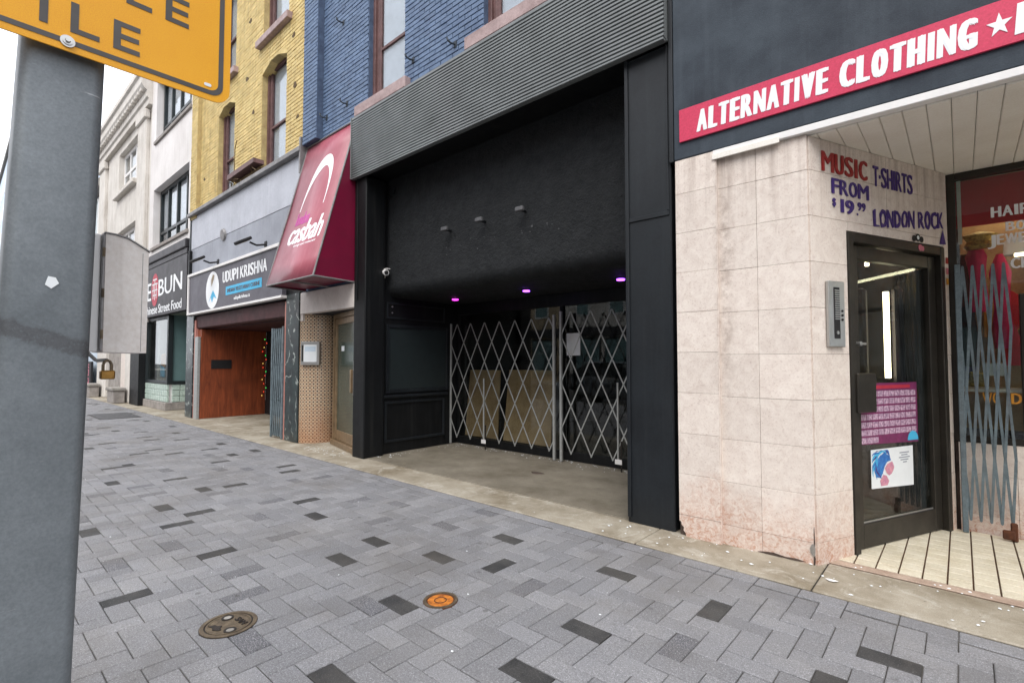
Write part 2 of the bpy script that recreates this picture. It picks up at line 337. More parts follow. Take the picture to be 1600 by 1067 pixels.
MT['led_magenta'] = emit('magenta_led', c(220, 50, 210), 4)
MT['bulb_g'] = emit('green_fairy_bulb', c(60, 230, 90), 1.2)
MT['bulb_r'] = emit('red_fairy_bulb', c(255, 70, 50), 1.2)
MT['bulb_y'] = emit('yellow_fairy_bulb', c(255, 214, 110), 1.0)

# ------------------------------------------------------------------ building blocks
WL = {}
class MB:
    """collects shapes in world metres (optionally through a frame) and links them as one mesh object"""
    def __init__(s, tf=None): s.v = []; s.f = []; s.mi = []; s.tf = tf
    def add(s, vs, fs, mi=0):
        k = len(s.v); s.v += [s.tf(p) if s.tf else tuple(p) for p in vs]
        for f in fs: s.f.append(tuple(i + k for i in f)); s.mi.append(mi)
        return s
    def box(s, x0, x1, y0, y1, z0, z1, ch=0., mi=0):
        if x0 > x1: x0, x1 = x1, x0
        if y0 > y1: y0, y1 = y1, y0
        if z0 > z1: z0, z1 = z1, z0
        if not ch:
            v = [(x, y, z) for x in (x0, x1) for y in (y0, y1) for z in (z0, z1)]
            return s.add(v, [(0, 1, 3, 2), (4, 6, 7, 5), (0, 4, 5, 1), (2, 3, 7, 6), (0, 2, 6, 4), (1, 5, 7, 3)], mi)
        ch = min(ch, (x1 - x0) * .45, (y1 - y0) * .45, (z1 - z0) * .45)
        X, Y, Z = (x0, x1), (y0, y1), (z0, z1); v = []; ix = {}
        for a in (0, 1):
            for b in (0, 1):
                for d in (0, 1):
                    i = (X[a] + (ch, -ch)[a], Y[b] + (ch, -ch)[b], Z[d] + (ch, -ch)[d])
                    for k, p in enumerate(((X[a], i[1], i[2]), (i[0], Y[b], i[2]), (i[0], i[1], Z[d]))):
                        ix[a, b, d, k] = len(v); v.append(p)
        f = []
        for a in (0, 1):
            f.append([ix[a, 0, 0, 0], ix[a, 1, 0, 0], ix[a, 1, 1, 0], ix[a, 0, 1, 0]])
            f.append([ix[0, a, 0, 1], ix[1, a, 0, 1], ix[1, a, 1, 1], ix[0, a, 1, 1]])
            f.append([ix[0, 0, a, 2], ix[1, 0, a, 2], ix[1, 1, a, 2], ix[0, 1, a, 2]])
            for b in (0, 1):
                f.append([ix[a, b, 0, 0], ix[a, b, 1, 0], ix[a, b, 1, 1], ix[a, b, 0, 1]])
                f.append([ix[a, 0, b, 0], ix[a, 1, b, 0], ix[a, 1, b, 2], ix[a, 0, b, 2]])
                f.append([ix[0, a, b, 1], ix[1, a, b, 1], ix[1, a, b, 2], ix[0, a, b, 2]])
                for d in (0, 1): f.append([ix[a, b, d, 0], ix[a, b, d, 1], ix[a, b, d, 2]])
        return s.add(v, f, mi)
    def cyl(s, p0, p1, r0, r1=None, n=12, mi=0, caps=True):
        r1 = r0 if r1 is None else r1
        p0, p1 = Vector(p0), Vector(p1); d = (p1 - p0).normalized()
        a = d.orthogonal().normalized(); b = d.cross(a); v = []
        for p, r in ((p0, r0), (p1, r1)):
            for i in range(n):
                t = 2 * math.pi * i / n; v.append(tuple(p + a * r * math.cos(t) + b * r * math.sin(t)))
        f = [(i, (i + 1) % n, n + (i + 1) % n, n + i) for i in range(n)]
        if caps: f += [tuple(range(n)), tuple(range(n, 2 * n))]
        return s.add(v, f, mi)
    def bar(s, p0, p1, w, t, up=(0, 1, 0), mi=0):
        p0, p1 = Vector(p0), Vector(p1); d = (p1 - p0).normalized(); n = Vector(up); side = d.cross(n).normalized() * w / 2; n = n * t / 2
        v = [tuple(p + a * side + b * n) for p in (p0, p1) for a, b in ((-1, -1), (1, -1), (1, 1), (-1, 1))]
        return s.add(v, [(0, 1, 2, 3), (4, 5, 6, 7), (0, 1, 5, 4), (1, 2, 6, 5), (2, 3, 7, 6), (3, 0, 4, 7)], mi)
    def tube(s, pts, r, n=8, mi=0):
        for a, b in zip(pts[:-1], pts[1:]): s.cyl(a, b, r, r, n, mi)
        return s
    def prism(s, poly, axis, a0, a1, mi=0):
        """poly of 2-D points, extruded along axis: 'x' takes (y,z), 'y' takes (x,z), 'z' takes (x,y)"""
        def P(p, a): return (a, p[0], p[1]) if axis == 'x' else (p[0], a, p[1]) if axis == 'y' else (p[0], p[1], a)
        n = len(poly); v = [P(p, a0) for p in poly] + [P(p, a1) for p in poly]
        return s.add(v, [tuple(range(n)), tuple(range(n, 2 * n))] + [(i, (i + 1) % n, n + (i + 1) % n, n + i) for i in range(n)], mi)
    def build(s, name, mat, parent=None, label=None, cat=None, group=None, kind=None, smooth=False, origin=None, attrs=None):
        me = bpy.data.meshes.new(name)
        lo = Vector(map(min, zip(*s.v))); hi = Vector(map(max, zip(*s.v)))
        o3 = Vector(origin) if origin else Vector(((lo.x + hi.x) / 2, (lo.y + hi.y) / 2, lo.z))
        me.from_pydata([tuple(Vector(p) - o3) for p in s.v], [], s.f)
        for m in (mat if isinstance(mat, list) else [mat]): me.materials.append(MT[m] if isinstance(m, str) else m)
        me.polygons.foreach_set('material_index', s.mi)
        if attrs:
            a = me.attributes.new('rnd', 'FLOAT', 'FACE'); a.data.foreach_set('value', attrs)
        b = bmesh.new(); b.from_mesh(me); bmesh.ops.recalc_face_normals(b, faces=b.faces); b.to_mesh(me); b.free()
        if smooth: me.polygons.foreach_set('use_smooth', [True] * len(me.polygons)); me.set_sharp_from_angle(angle=RAD(40))
        o = bpy.data.objects.new(name, me); COL.objects.link(o); WL[o.name] = o3
        o.location = o3 - (WL[parent.name] if parent else Vector((0, 0, 0)))
        if parent: o.parent = parent
        return tag(o, label, cat, group, kind)
def tag(o, label=None, cat=None, group=None, kind=None):
    for k, v in (('label', label), ('category', cat), ('group', group), ('kind', kind)):
        if v: o[k] = v
    return o
def thing(name, loc, label, cat, group=None):
    o = bpy.data.objects.new(name, None); o.empty_display_size = .1; COL.objects.link(o); o.location = loc; WL[o.name] = Vector(loc)
    return tag(o, label, cat, group)
def piece(name, me, loc, parent):
    o = bpy.data.objects.new(name, me); COL.objects.link(o); o.parent = parent; o.location = Vector(loc) - WL[parent.name]; WL[o.name] = Vector(loc)
    return o
def mesh_of(mb, name, mat):
    o = mb.build(name, mat, origin=(0, 0, 0)); me = o.data; bpy.data.objects.remove(o); return me

def frame(o, ang):
    """local (s, out, z): s along a wall turned by ang about z, out = towards the street side"""
    ca, sa = math.cos(ang), math.sin(ang)
    return lambda p: (o[0] + p[0] * ca + p[1] * sa, o[1] + p[0] * sa - p[1] * ca, o[2] + p[2])

_txt = {}
def text_shape(s):
    if s in _txt: return _txt[s]
    cu = bpy.data.curves.new('t', 'FONT'); cu.body = s; cu.resolution_u = 3; cu.extrude = .01
    ob = bpy.data.objects.new('t', cu); COL.objects.link(ob)
    dg = bpy.context.evaluated_depsgraph_get(); dg.update()
    me = bpy.data.meshes.new_from_object(ob.evaluated_get(dg))
    v = [tuple(p.co) for p in me.vertices]; f = [tuple(p.vertices) for p in me.polygons]
    bpy.data.objects.remove(ob); bpy.data.curves.remove(cu); bpy.data.meshes.remove(me)
    _txt[s] = (v, f); return v, f
def text(s, x0, x1, z0, z1, tf, mat, parent, bold=0., shear=0., depth=.003, base=.001, jag=0., name='lettering', heavy=False):
    """lettering standing 'base' out of the wall, fitted to x0..x1 and z0..z1; heavy = squared-up poster capitals.
    Strokes are thickened by laying the glyphs side by side, each a hair prouder than the last."""
    H = z1 - z0; glyphs = []
    if heavy:
        wd = {'I': .5, 'M': 1.3, 'W': 1.4, ' ': .42, '.': .3, '\u00b7': .34, 'L': .86, 'E': .88, 'F': .86, 'T': .94, '$': .8, '1': .5}
        tot = sum(wd.get(ch, 1.) for ch in s); cell = (x1 - x0) / tot; x = x0
        capv, _ = text_shape('H'); ch_ = max(p[1] for p in capv)
        for ch in s:
            w = wd.get(ch, 1.) * cell
            if ch != ' ':
                v, f = text_shape(ch); a, b = min(p[0] for p in v), max(p[0] for p in v)
                bb = bold * cell * (0. if ch in 'I.' else 0. if ch == '1' else .72 if ch in 'NAMKWRB' else 1.); g = cell * (.075 if ch in 'I1' else .03)
                lo, hi = x + g + bb, x + w - g - bb
                glyphs.append(([(lo + (p[0] - a) / (b - a) * (hi - lo), p[1] / ch_, p[2]) for p in v], f, bb))
            x += w
    else:
        v, f = text_shape(s); a, b = min(p[0] for p in v), max(p[0] for p in v); d, e = min(p[1] for p in v), max(p[1] for p in v)
        glyphs.append(([(x0 + (p[0] - a) / (b - a) * (x1 - x0), (p[1] - d) / (e - d), p[2]) for p in v], f, bold * H))
    mb = MB(tf)
    for v, f, bb in glyphs:
        sh = [(0, 0)] if bb <= 0 else [(-1, 0), (-.5, 0), (0, .45), (.5, 0), (1, 0), (0, -.45)]
        for q, (sx, sz) in enumerate(sh):
            V = []
            for p in v:
                jx = jz = 0
                if jag:
                    r_ = random.Random(int(p[0] * 4000) * 7 + int(p[1] * 900)); jx = r_.uniform(-jag, jag); jz = r_.uniform(-jag * 1.8, jag * 1.8)
                V.append((p[0] + sx * bb + shear * p[1] * H + jx, base + (depth + q * .00025 if p[2] > 0 else 0), z0 + p[1] * H + sz * bb * .5 + jz))
            mb.add(V, f)
    return mb.build(name, mat, parent)

FACADE = frame((0, 3.83, 0), 0)      # s = x, out = towards the street

# ------------------------------------------------------------------ pavement of herringbone pavers
F = 3.83; PW, OX, OY = .1163, .074, .015
YT = 3.287
DARK = {(-32,5):2,(-38,6):1,(-39,9):1,(-43,10):2,(-49,11):2,(-45,12):2,(-35,10):2,(-31,10):1,(-28,9):1,(-24,8):1,(-19,9):2,(-23,13):1,(-29,15):2,(-30,18):2,(-35,14):1,(-41,15):1,(-38,18):2,(-42,19):2,(-44,17):1,(-39,22):1,(-52,17):2,(-50,15):1,(-53,15):2,(-59,14):2,(-54,11):1,(-57,8):1,(-62,10):2,(-58,11):1,(-70,11):2,(-66,11):1,(-71,13):2,(-65,15):1,(-61,19):1,(-59,21):1,(-65,20):2,(-69,23):2,(-75,18):2,(-78,15):2,(-80,17):2,(-75,22):2,(-71,21):1,(-79,25):2,(-87,22):2,(-70,26):2,(-57,24):2,(-54,23):2,(-50,22):1,(-49,24):1,(-60,28):2,(-46,6):2,(-50,6):1,(-33,20):1,(-86,14):1,(-88,12):2,(-91,14):2,(-90,19):2,(-106,14):2,(-103,14):2,(-106,18):2,(-94,19):2,(-101,20):2,(-106,26):2,(-96,24):2,(-112,17):2,(-25,19):2,(-21,20):2,(-24,24):2,(-29,23):1,(-29,27):1,(-36,28):2,(-36,24):1,(-18,19):1,(-22,14):2,(-16,24):2,(-14,18):2,(-14,14):2,(-10,23):2,(-4,24):2,(-10,19):1,(-5,20):2}
pavement = MB().box(-120, 14, -2.6, 3.405, -.25, -.008).build('pavement', 'joint', kind='structure')
MB().box(-120, 14, -2.78, -2.604, -.3, -.002, .02).build('kerb', 'kerb', kind='structure')
MB().box(-160, 40, -12.6, -2.79, -.4, -.14).build('road', 'road', kind='structure')
MB().box(-160, 40, -16.4, -12.61, -.3, -.01, .01).build('opposite_pavement', 'kerb', kind='structure')
MB().box(-300, 200, -200, 300, -.9, -.42).build('ground', 'road', kind='structure')

def paver_geo(w, h):
    g, k = .0021, .004
    x, y = w / 2 - g, h / 2 - g
    R3 = lambda i, z: [(-x + i, -y + i, z), (x - i, -y + i, z), (x - i, y - i, z), (-x + i, y - i, z)]
    v = R3(k, 0) + R3(0, -.0035) + R3(0, -.014)
    return v, [(0, 1, 2, 3)] + [(i + o, (i + 1) % 4 + o, (i + 1) % 4 + o + 4, i + o + 4) for o in (0, 4) for i in range(4)]
PM = ['paver', 'paver_mid', 'paver_dark']
pavers = []
rg = random.Random(5)
for i in range(int(-34 / PW), int(3 / PW)):
    for j in range(int(-2.55 / PW), 30):
        k = (i - j) % 4
        if k not in (0, 3): continue
        x0, y0 = OX + i * PW, OY + j * PW
        w, h = (2 * PW, PW) if k == 0 else (PW, 2 * PW)
        y1 = min(y0 + h, YT)
        if y1 - y0 < .02 or y0 < -2.57: continue
        inside = -13 < x0 < .6 and .4 < y0
        tone = DARK.get((i, j), 0) if inside else (rg.choice((1, 2, 2)) if rg.random() < .075 else 0)
        pavers.append((x0 + w / 2, (y0 + y1) / 2, w, y1 - y0, tone))
x = -34.0
while x < 3:                                             # stretcher course along the apron
    l = .2326; pavers.append((x + l / 2, (YT + 3.401) / 2, l, 3.401 - YT, 0)); x += l
camx = Vector((0, 0, 1.35)); fw = Vector((-math.sin(RAD(41.776)), math.cos(RAD(41.776)), 0))
rt = Vector((math.cos(RAD(41.776)), math.sin(RAD(41.776)), 0))
def in_view(X, Y, Z=0):
    d = fw.x * X + fw.y * Y; s = rt.x * X + rt.y * Y
    return d > .3 and abs(s) < d * 1.04 and abs(Z - 1.35) < d * .74 + .05
def keyf(p):
    d = fw.x * p[0] + fw.y * p[1]
    behind_pole = (rt.x * p[0] + rt.y * p[1]) < -d * .86
    return (0 if in_view(p[0], p[1]) and not behind_pole else 1, p[0] ** 2 + p[1] ** 2)
pavers.sort(key=keyf)
cache = {}
stuff = MB(); rn = []
for n, (x, y, w, h, tone) in enumerate(pavers):
    v, f = paver_geo(w, h); z = rg.uniform(-.0018, .0018)
    if n < 300:
        key = (round(w, 3), round(h, 3), tone)
        if key not in cache: cache[key] = mesh_of(MB().add(v, f), 'paver', PM[tone])
        o = piece('paver', cache[key], (x, y, z), pavement)
        o.rotation_euler = (rg.gauss(0, .006), rg.gauss(0, .006), rg.gauss(0, .003))
    else:
        tx, ty = rg.gauss(0, .006), rg.gauss(0, .006)
        stuff.add([(x + p[0], y + p[1], z + p[2] + p[0] * tx + p[1] * ty) for p in v], f, tone)
        q = rg.random(); rn += [q] * len(f)
stuff.build('paver_field', PM, pavement, kind='stuff', attrs=rn)

# concrete apron in front of the buildings: slabs butted with narrow joints
apron = MB().box(-34, 3.2, 3.407, 5.6, -.25, -.012).build('concrete_apron', 'joint', kind='structure')
xs = [-34, -29.5, -25.2, -21.4, -17.9, -14.0, -10.9, -8.3, -5.2, -1.83, -.69, .85, 2.9]
for a, b in zip(xs[:-1], xs[1:]):
    MB().box(a + .004, b - .004, 3.41, 3.93 if a > -2 else 3.86, -.01, .006 + rg.uniform(0, .004), .006).build('concrete_slab', 'concrete', apron)
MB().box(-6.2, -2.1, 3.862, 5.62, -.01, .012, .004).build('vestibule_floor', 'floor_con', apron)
MB().box(-13.1, -8.5, 3.862, 5.4, -.01, .012, .004).build('restaurant_entry_floor', 'concrete', apron)
MB().box(-8.1, -6.42, 3.862, 4.3, -.01, .014, .004).build('doorway_floor', 'concrete', apron)
MB().box(-16, -13.9, 3.862, 5.5, -.01, .011, .004).build('noodle_entry_floor', 'concrete', apron)
MB().box(-34, -16, 3.862, 5.5, -.01, .011, .004).build('far_entry_floor', 'concrete', apron)

# tiled entrance of the clothing shop
efl = MB().box(-.73, 3.2, 3.934, 5.6, -.01, .004).build('entrance_floor', 'tile_joint', kind='structure')
MB().box(-.71, 3.2, 3.936, 4.018, .004, .013, .003).build('threshold_edge', 'pink_edge', efl)
tile_me = mesh_of(MB().box(-.0542, .0542, -.0528, .0528, 0, .011, .002), 'floor_tile', 'tile_cream')
ANG = math.atan2(.657, 1.486)                             # the splayed wall leans back by this much
n = 0
rows = [4.08 + .113 * k for k in range(12)]
for y in rows:
    xw = -.735 + (y - F) * math.tan(ANG) + .03
    k = 0
    while True:
        x = -.62 + .117 * k; k += 1
        if x > 1.15: break
        if x + .052 < xw - .1 or n >= 300: continue
        o = piece('floor_tile', tile_me, (x, y, .004 + rg.uniform(0, .0015)), efl); n += 1
far_t = MB()
for y in rows:
    for k in range(16, 32):
        x = -.62 + .117 * k
        far_t.box(x - .0535, x + .0535, y - .0555, y + .0555, .004, .015, .003)
far_t.build('floor_tile_field', 'tile_cream', efl, kind='stuff')

# ------------------------------------------------------------------ wall of painted bricks
def brick_wall(parent, x0, x1, z0, z1, y, holes, mat, course, length, nparts, out=.007, seed=1, taken=None):
    r = random.Random(seed); items = []
    row = 0; z = z0
    while z < z1 - .01:
        x = x0 - (length / 2 if row % 2 else 0)
        while x < x1 - .005:
            a, b = max(x, x0), min(x + length, x1)
            segs = [(a, b)]
            for hx0, hx1, hz0, hz1 in holes:
                if hz0 < z + course / 2 < hz1:
                    ns = []
                    for p, q in segs:
                        if q <= hx0 or p >= hx1: ns.append((p, q)); continue
                        if p < hx0: ns.append((p, hx0))
                        if q > hx1: ns.append((hx1, q))
                    segs = ns
            items += [(p, q, z) for p, q in segs if q - p > .02]
            x += length
        z += course; row += 1
    def geo(w, h, o):
        g, k = .004, .004
        X, Z = w / 2 - g, h / 2 - g
        v = [(sx * (X - i), -d, sz * (Z - i)) for i, d in ((k, o), (0, o - .004), (0, -.004)) for sx, sz in ((-1, -1), (1, -1), (1, 1), (-1, 1))]
        return v, [(0, 1, 2, 3)] + [(i + s_, (i + 1) % 4 + s_, (i + 1) % 4 + s_ + 4, i + s_ + 4) for s_ in (0, 4) for i in range(4)]
    items.sort(key=lambda t: (0 if in_view((t[0] + t[1]) / 2, y, t[2]) else 1, ((t[0] + t[1]) / 2) ** 2 + y * y + (t[2] - 1.35) ** 2))
    ch = {}; mb = MB(); rn = []
    for i, (p, q, z) in enumerate(items):
        w = round(q - p, 2); cx, cz = (p + q) / 2, z + course / 2
        if i < nparts:
            k = (w, r.randint(0, 2))
            if k not in ch:
                v, f = geo(max(w, .02), course, out + (k[1] - 1) * .002); ch[k] = mesh_of(MB().add(v, f), 'brick', mat)
            o = piece('brick', ch[k], (cx, y, cz), parent); o.rotation_euler = (0, r.gauss(0, .006), r.gauss(0, .008))
        else:
            v, f = geo(q - p, course, out + r.uniform(-.003, .003)); dz = r.gauss(0, .0012)
            mb.add([(cx + a[0], y + a[1], cz + dz + a[2]) for a in v], f); u = r.random(); rn += [u] * len(f)
    if mb.v: mb.build('brickwork', mat, parent, kind='stuff', attrs=rn)
def backing(parent, x0, x1, z0, z1, y, holes, mat, th=.3, name='wall'):
    """the wall behind the bricks, cut into slabs round its openings"""
    mb = MB(); zs = sorted({z0, z1} | {min(max(h[k], z0), z1) for h in holes for k in (2, 3)})
    for a, b in zip(zs[:-1], zs[1:]):
        segs = [(x0, x1)]
        for h in holes:
            if h[2] < (a + b) / 2 < h[3]:
                segs = [s for p, q in segs for s in ((p, min(q, h[0])), (max(p, h[1]), q)) if s[1] - s[0] > .001]
        for p, q in segs: mb.box(p, q, y, y + th, a, b)
    return mb.build(name, mat, parent)
def window(parent, x0, x1, z0, z1, y, fm, gm, mull=(), rails=(), fw_=.06, fd=.06, blind=None, interior=True):
    """frame (part) with panes, blind and dark room behind as its sub-parts; y is the frame's front"""
    mb = MB(); ch = .004
    mb.box(x0, x0 + fw_, y, y + fd, z0, z1, ch).box(x1 - fw_, x1, y, y + fd, z0, z1, ch)
    mb.box(x0 + fw_, x1 - fw_, y + .002, y + fd, z0, z0 + fw_, ch).box(x0 + fw_, x1 - fw_, y + .002, y + fd, z1 - fw_, z1, ch)
    X = [x0 + fw_] + sorted(mull) + [x1 - fw_]; Z = [z0 + fw_] + sorted(rails) + [z1 - fw_]
    for m in mull: mb.box(m - fw_ * .4, m + fw_ * .4, y + .004, y + fd, z0 + fw_, z1 - fw_, ch)
    for r_ in rails: mb.box(x0 + fw_, x1 - fw_, y + .006, y + fd, r_ - fw_ * .4, r_ + fw_ * .4, ch)
    w = mb.build('window', fm, parent)
    for a, b in zip(X[:-1], X[1:]):
        for d, e in zip(Z[:-1], Z[1:]): MB().box(a, b, y + fd * .55, y + fd * .55 + .006, d, e).build('pane', gm, w)
    if blind:
        MB().box(x0 + .03, x1 - .03, y + fd + .004, y + fd + .012, blind[0], blind[1]).build('blind', 'blind', w)
    if interior:
        MB().box(x0 - .05, x1 + .05, y + .5, y + .52, z0 - .05, z1 + .05).build('dark_room', 'interior', w)
    return w

# ================================================================== clothing shop (nearest, right)
shop = thing('clothing_shop', (-.7, F, 0), 'slate stucco clothing shop with pink marble walls and splayed glass door', 'building')
# fascia
MB().box(-1.665, 6, F - .03, F + .35, 2.935, 9.5, .008).build('fascia', 'stucco_blue', shop)
MB().box(-1.70, -1.667, F - .035, F + .3, 2.93, 9.5, .004).build('edge_trim', 'black_panel', shop)
MB().box(-1.36, 6, F - .034, F + .03, 2.885, 2.934, .004).build('white_trim', 'white', shop)
MB().box(-1.36, -.9, F - .046, F - .036, 2.86, 2.905, .003).build('loose_trim', 'cream', shop)
MB().box(-1.66, 6, F + .35, 14, 2.99, 9.4).build('upper_wall', 'stucco_blue', shop)
MB().box(-1.66, 6, F + 4.6, 14, 0, 2.98).build('back_wall', 'interior', shop)
# soffit boards, running into the shop
MB().box(-.78, 6, F + .031, 5.7, 2.905, 2.93).build('soffit_backing', 'flashing', shop)
bw = .114
for k in range(32):
    a = -.80 + k * bw
    MB().box(a + .0015, a + bw - .0015, F + .032, 5.45, 2.875, 2.903, .005).build('soffit_board', 'cream', shop)
# marble: pilaster and panel on the street front; splayed wall
def tile_grid(tf, sx, zs, parent, th=.02, skip=(), jag=None, base=0.):
    for zi, (a, b) in enumerate(zip(zs[:-1], zs[1:])):
        for p, q in zip(sx[:-1], sx[1:]):
            hole = None
            for h in skip:
                if p < h[1] - .01 and q > h[0] + .01 and a < h[3] - .01 and b > h[2] + .01: hole = h
            parts = [(p, q, a, b)]
            if hole:
                parts = []
                if p < hole[0] - .01: parts.append((p, hole[0], a, b))
                if q > hole[1] + .01: parts.append((hole[1], q, a, b))
                if b > hole[3] + .01: parts.append((max(p, hole[0]), min(q, hole[1]), hole[3], b))
            for (x0, x1, z0, z1) in parts:
                g = .0009
                d = base + rg.uniform(-.0012, .0012)
                MB(tf).box(x0 + g, x1 - g, d, d + th, z0 + g, z1 - g, .0014).build('marble_tile', 'marble', parent)
ZR = [.0] + [.168 + .3115 * k for k in range(10)]
ZR[-1] = 2.93
MB().box(-1.655, -1.34, F - .012, F + .4, 0, 2.93).build('pilaster_core', 'dark_gap', shop)
tile_grid(FACADE, [-1.655, -1.341], ZR[1:], shop, base=.013)
# the pilaster's bottom tile is broken at its outer corner
brk = [(-1.60, .004), (-1.342, .002), (-1.342, .166), (-1.653, .166), (-1.653, .118), (-1.640, .112), (-1.634, .086), (-1.618, .074), (-1.622, .05), (-1.606, .032)]
MB().prism(brk, 'y', F - .034, F - .013).build('broken_marble_tile', 'marble', shop)
MB().box(-1.339, -.755, F + .004, F + .3, 0, 2.93).build('panel_core', 'dark_gap', shop)
MB().box(-1.3425, -1.3345, F - .0305, F + .01, 0, 2.93, .002).build('pilaster_return', 'marble', shop)
tile_grid(FACADE, [-1.338, -1.067, -.742], [0, .15] + [.15 + .3115 * k for k in range(1, 9)] + [2.884], shop, th=.016, base=-.014)
SPL = frame((-.735, F + .002, 0), math.pi / 2 - ANG)           # splayed wall: s inwards along it
tile_grid(SPL, [.004, .40, .87, 1.33, 1.68], [0, .15] + [.15 + .3115 * k for k in range(1, 9)] + [2.874], shop, th=.018, skip=[(.385, 1.615, -1, 2.265)], base=-.016)
MB(SPL).box(.012, .386, -.16, -.017, 0, 2.874).box(1.612, 1.70, -.16, -.017, 0, 2.874).box(.386, 1.612, -.16, -.017, 2.264, 2.874).build('splayed_wall_core', 'dark_gap', shop)
# chipped outside corner: dark crack with a lump of old plaster in it
MB().prism([(-.756, .0), (-.746, .0), (-.742, .05), (-.748, .09), (-.743, .15), (-.747, .26), (-.751, .24), (-.752, .15), (-.760, .10), (-.754, .06)], 'y', F - .0046, F - .002).build('corner_crack', 'dark_gap', shop)
MB().prism([(-.770, .085), (-.752, .06), (-.744, .075), (-.743, .12), (-.750, .145), (-.764, .14), (-.774, .115)], 'y', F - .009, F - .0048).build('plaster_lump', 'kerb', shop)
MB().prism([(-1.10, .012), (-.99, .004), (-.93, .010), (-.88, .004), (-.80, .016), (-.86, .024), (-.92, .018), (-1.0, .028), (-1.06, .02)], 'y', F - .0046, F - .002).build('base_crack', 'dark_gap', shop)
# shop door
door = MB(SPL)
door.box(.389, .449, -.12, .012, .008, 2.258, .004).box(1.555, 1.609, -.12, .012, .008, 2.258, .004).box(.449, 1.555, -.12, .010, 2.19, 2.256, .004)
door = door.build('shop_door', 'bronze', shop)
lf = MB(SPL)
lf.box(.455, .555, -.09, -.03, .02, 2.18, .004).box(1.455, 1.55, -.09, -.03, .02, 2.18, .004)
lf.box(.555, 1.455, -.09, -.032, 2.085, 2.18, .004).box(.555, 1.455, -.09, -.032, .02, .19, .004)
lf.build('door_leaf_frame', 'bronze', door)
MB(SPL).box(.555, 1.455, -.064, -.056, .19, 2.085).build('door_pane', 'glass', door)
MB(SPL).box(.555, 1.455, -.052, -.046, .186, .2).build('glazing_bead', 'steel', door)
MB(SPL).box(.43, .64, -.03, .03, .985, 1.262, .008).build('lock_guard', 'bronze', door)
hb = MB(SPL).cyl((.505, -.03, 1.47), (.505, .012, 1.47), .016, n=12).box(.49, .56, .008, .016, 1.462, 1.478, .003); hb.build('lock_cylinder', 'steel', door)
# painted lettering on the splayed wall
for s_, a, b, z0, z1, m, bold in (('MUSIC', .125, .642, 2.655, 2.792, 'ink_red', .09), ('T\u00b7SHIRTS', .703, 1.205, 2.632, 2.78, 'ink_purple', .06),
                               ('FROM', .225, .652, 2.512, 2.618, 'ink_purple', .07), ('$', .232, .275, 2.425, 2.478, 'ink_purple', .06), ('19', .315, .478, 2.388, 2.482, 'ink_purple', .08),
                               ('.', .500, .522, 2.388, 2.482, 'ink_purple', .06), ('99', .512, .607, 2.425, 2.483, 'ink_purple', .08)):
    text(s_, a, b, z0, z1, SPL, m, shop, bold, base=.005, depth=.002, heavy=True)
text('LONDON ROCK', .69, 1.62, 2.322, 2.45, lambda p: SPL((p[0], p[1], p[2] + (p[0] - .69) * .095)), 'ink_purple', shop, .075, jag=.005, base=.005, depth=.002, heavy=True)
MB(SPL).add([(1.55, .007, 2.28), (1.64, .007, 2.285), (1.602, .007, 2.40), (1.55, .009, 2.28), (1.64, .009, 2.285), (1.602, .009, 2.40)], [(0, 1, 2), (3, 4, 5), (0, 1, 4, 3), (1, 2, 5, 4), (2, 0, 3, 5)]).build('arrow_mark', 'ink_purple', shop)
st = MB(SPL)
for a in range(3): st.cyl((1.20 + a * .05, .0065, 2.292 + (.010 if a == 1 else 0)), (1.20 + a * .05, .009, 2.292 + (.010 if a == 1 else 0)), .03 if a == 1 else .024, n=14)
st.build('black_sticker', 'ink_black', shop)
MB(SPL).cyl((1.25, .0092, 2.302), (1.25, .0105, 2.302), .016, n=14).build('sticker_centre', 'paper', shop)
MB(SPL).cyl((1.27, .0115, 2.225), (1.27, .014, 2.225), .026, n=12).cyl((1.30, .0115, 2.22), (1.30, .014, 2.22), .02, n=12).build('pink_sticker', 'ink_pink', shop)
for k in range(3): MB(SPL).box(1.635, 1.665, .006, .008, 2.13 - k * .085, 2.18 - k * .085).build('small_sticker', ('ink_red', 'ink_pink', 'amber_letter')[k], shop)
# storefront across the back of the entrance
SF = 5.42
MB().box(-.05, 6, SF, SF + .25, 0, .705, .004).build('stall_riser', 'dark_gap', shop)
tile_grid(frame((0, SF, 0), 0), [-.03, .30, .62, .94, 1.26, 1.6, 2.0], [.0, .15, .4615, .703], shop, th=.018, base=.001)
sfw = MB().box(-.055, .0, SF - .01, SF + .07, .706, 2.872, .004).box(0, 6, SF - .008, SF + .07, 2.82, 2.872, .004).box(0, 6, SF - .012, SF + .07, .706, .75, .004).box(.345, .385, SF - .006, SF + .06, .75, 1.86, .004).box(.345, 2, SF - .004, SF + .06, 1.83, 1.862, .003)
sfw = sfw.build('display_window', 'bronze', shop)
MB().box(0, 6, SF + .02, SF + .028, .75, 2.82).build('window_pane', 'glass', sfw)
SFR = frame((0, SF + .018, 0), 0)
for s_, a, b, z0, z1 in (('HAIR', .205, .43, 2.475, 2.555), ('BO', .285, .40, 2.355, 2.425), ('JEWE', .18, .40, 2.255, 2.335), ('CK', .305, .42, 2.06, 2.14), ('K', .39, .45, 1.85, 1.93), ('OD', .395, .5, 1.72, 1.80)):
    text(s_, a, b, z0, z1, SFR, 'letter_white', sfw, .08, depth=.002, heavy=True)
text('WO', .12, .22, 1.02, 1.10, SFR, 'amber_letter', sfw, .06, depth=.002, heavy=True); text('DE', .28, .40, 1.02, 1.10, SFR, 'amber_letter', sfw, .06, depth=.002, heavy=True)
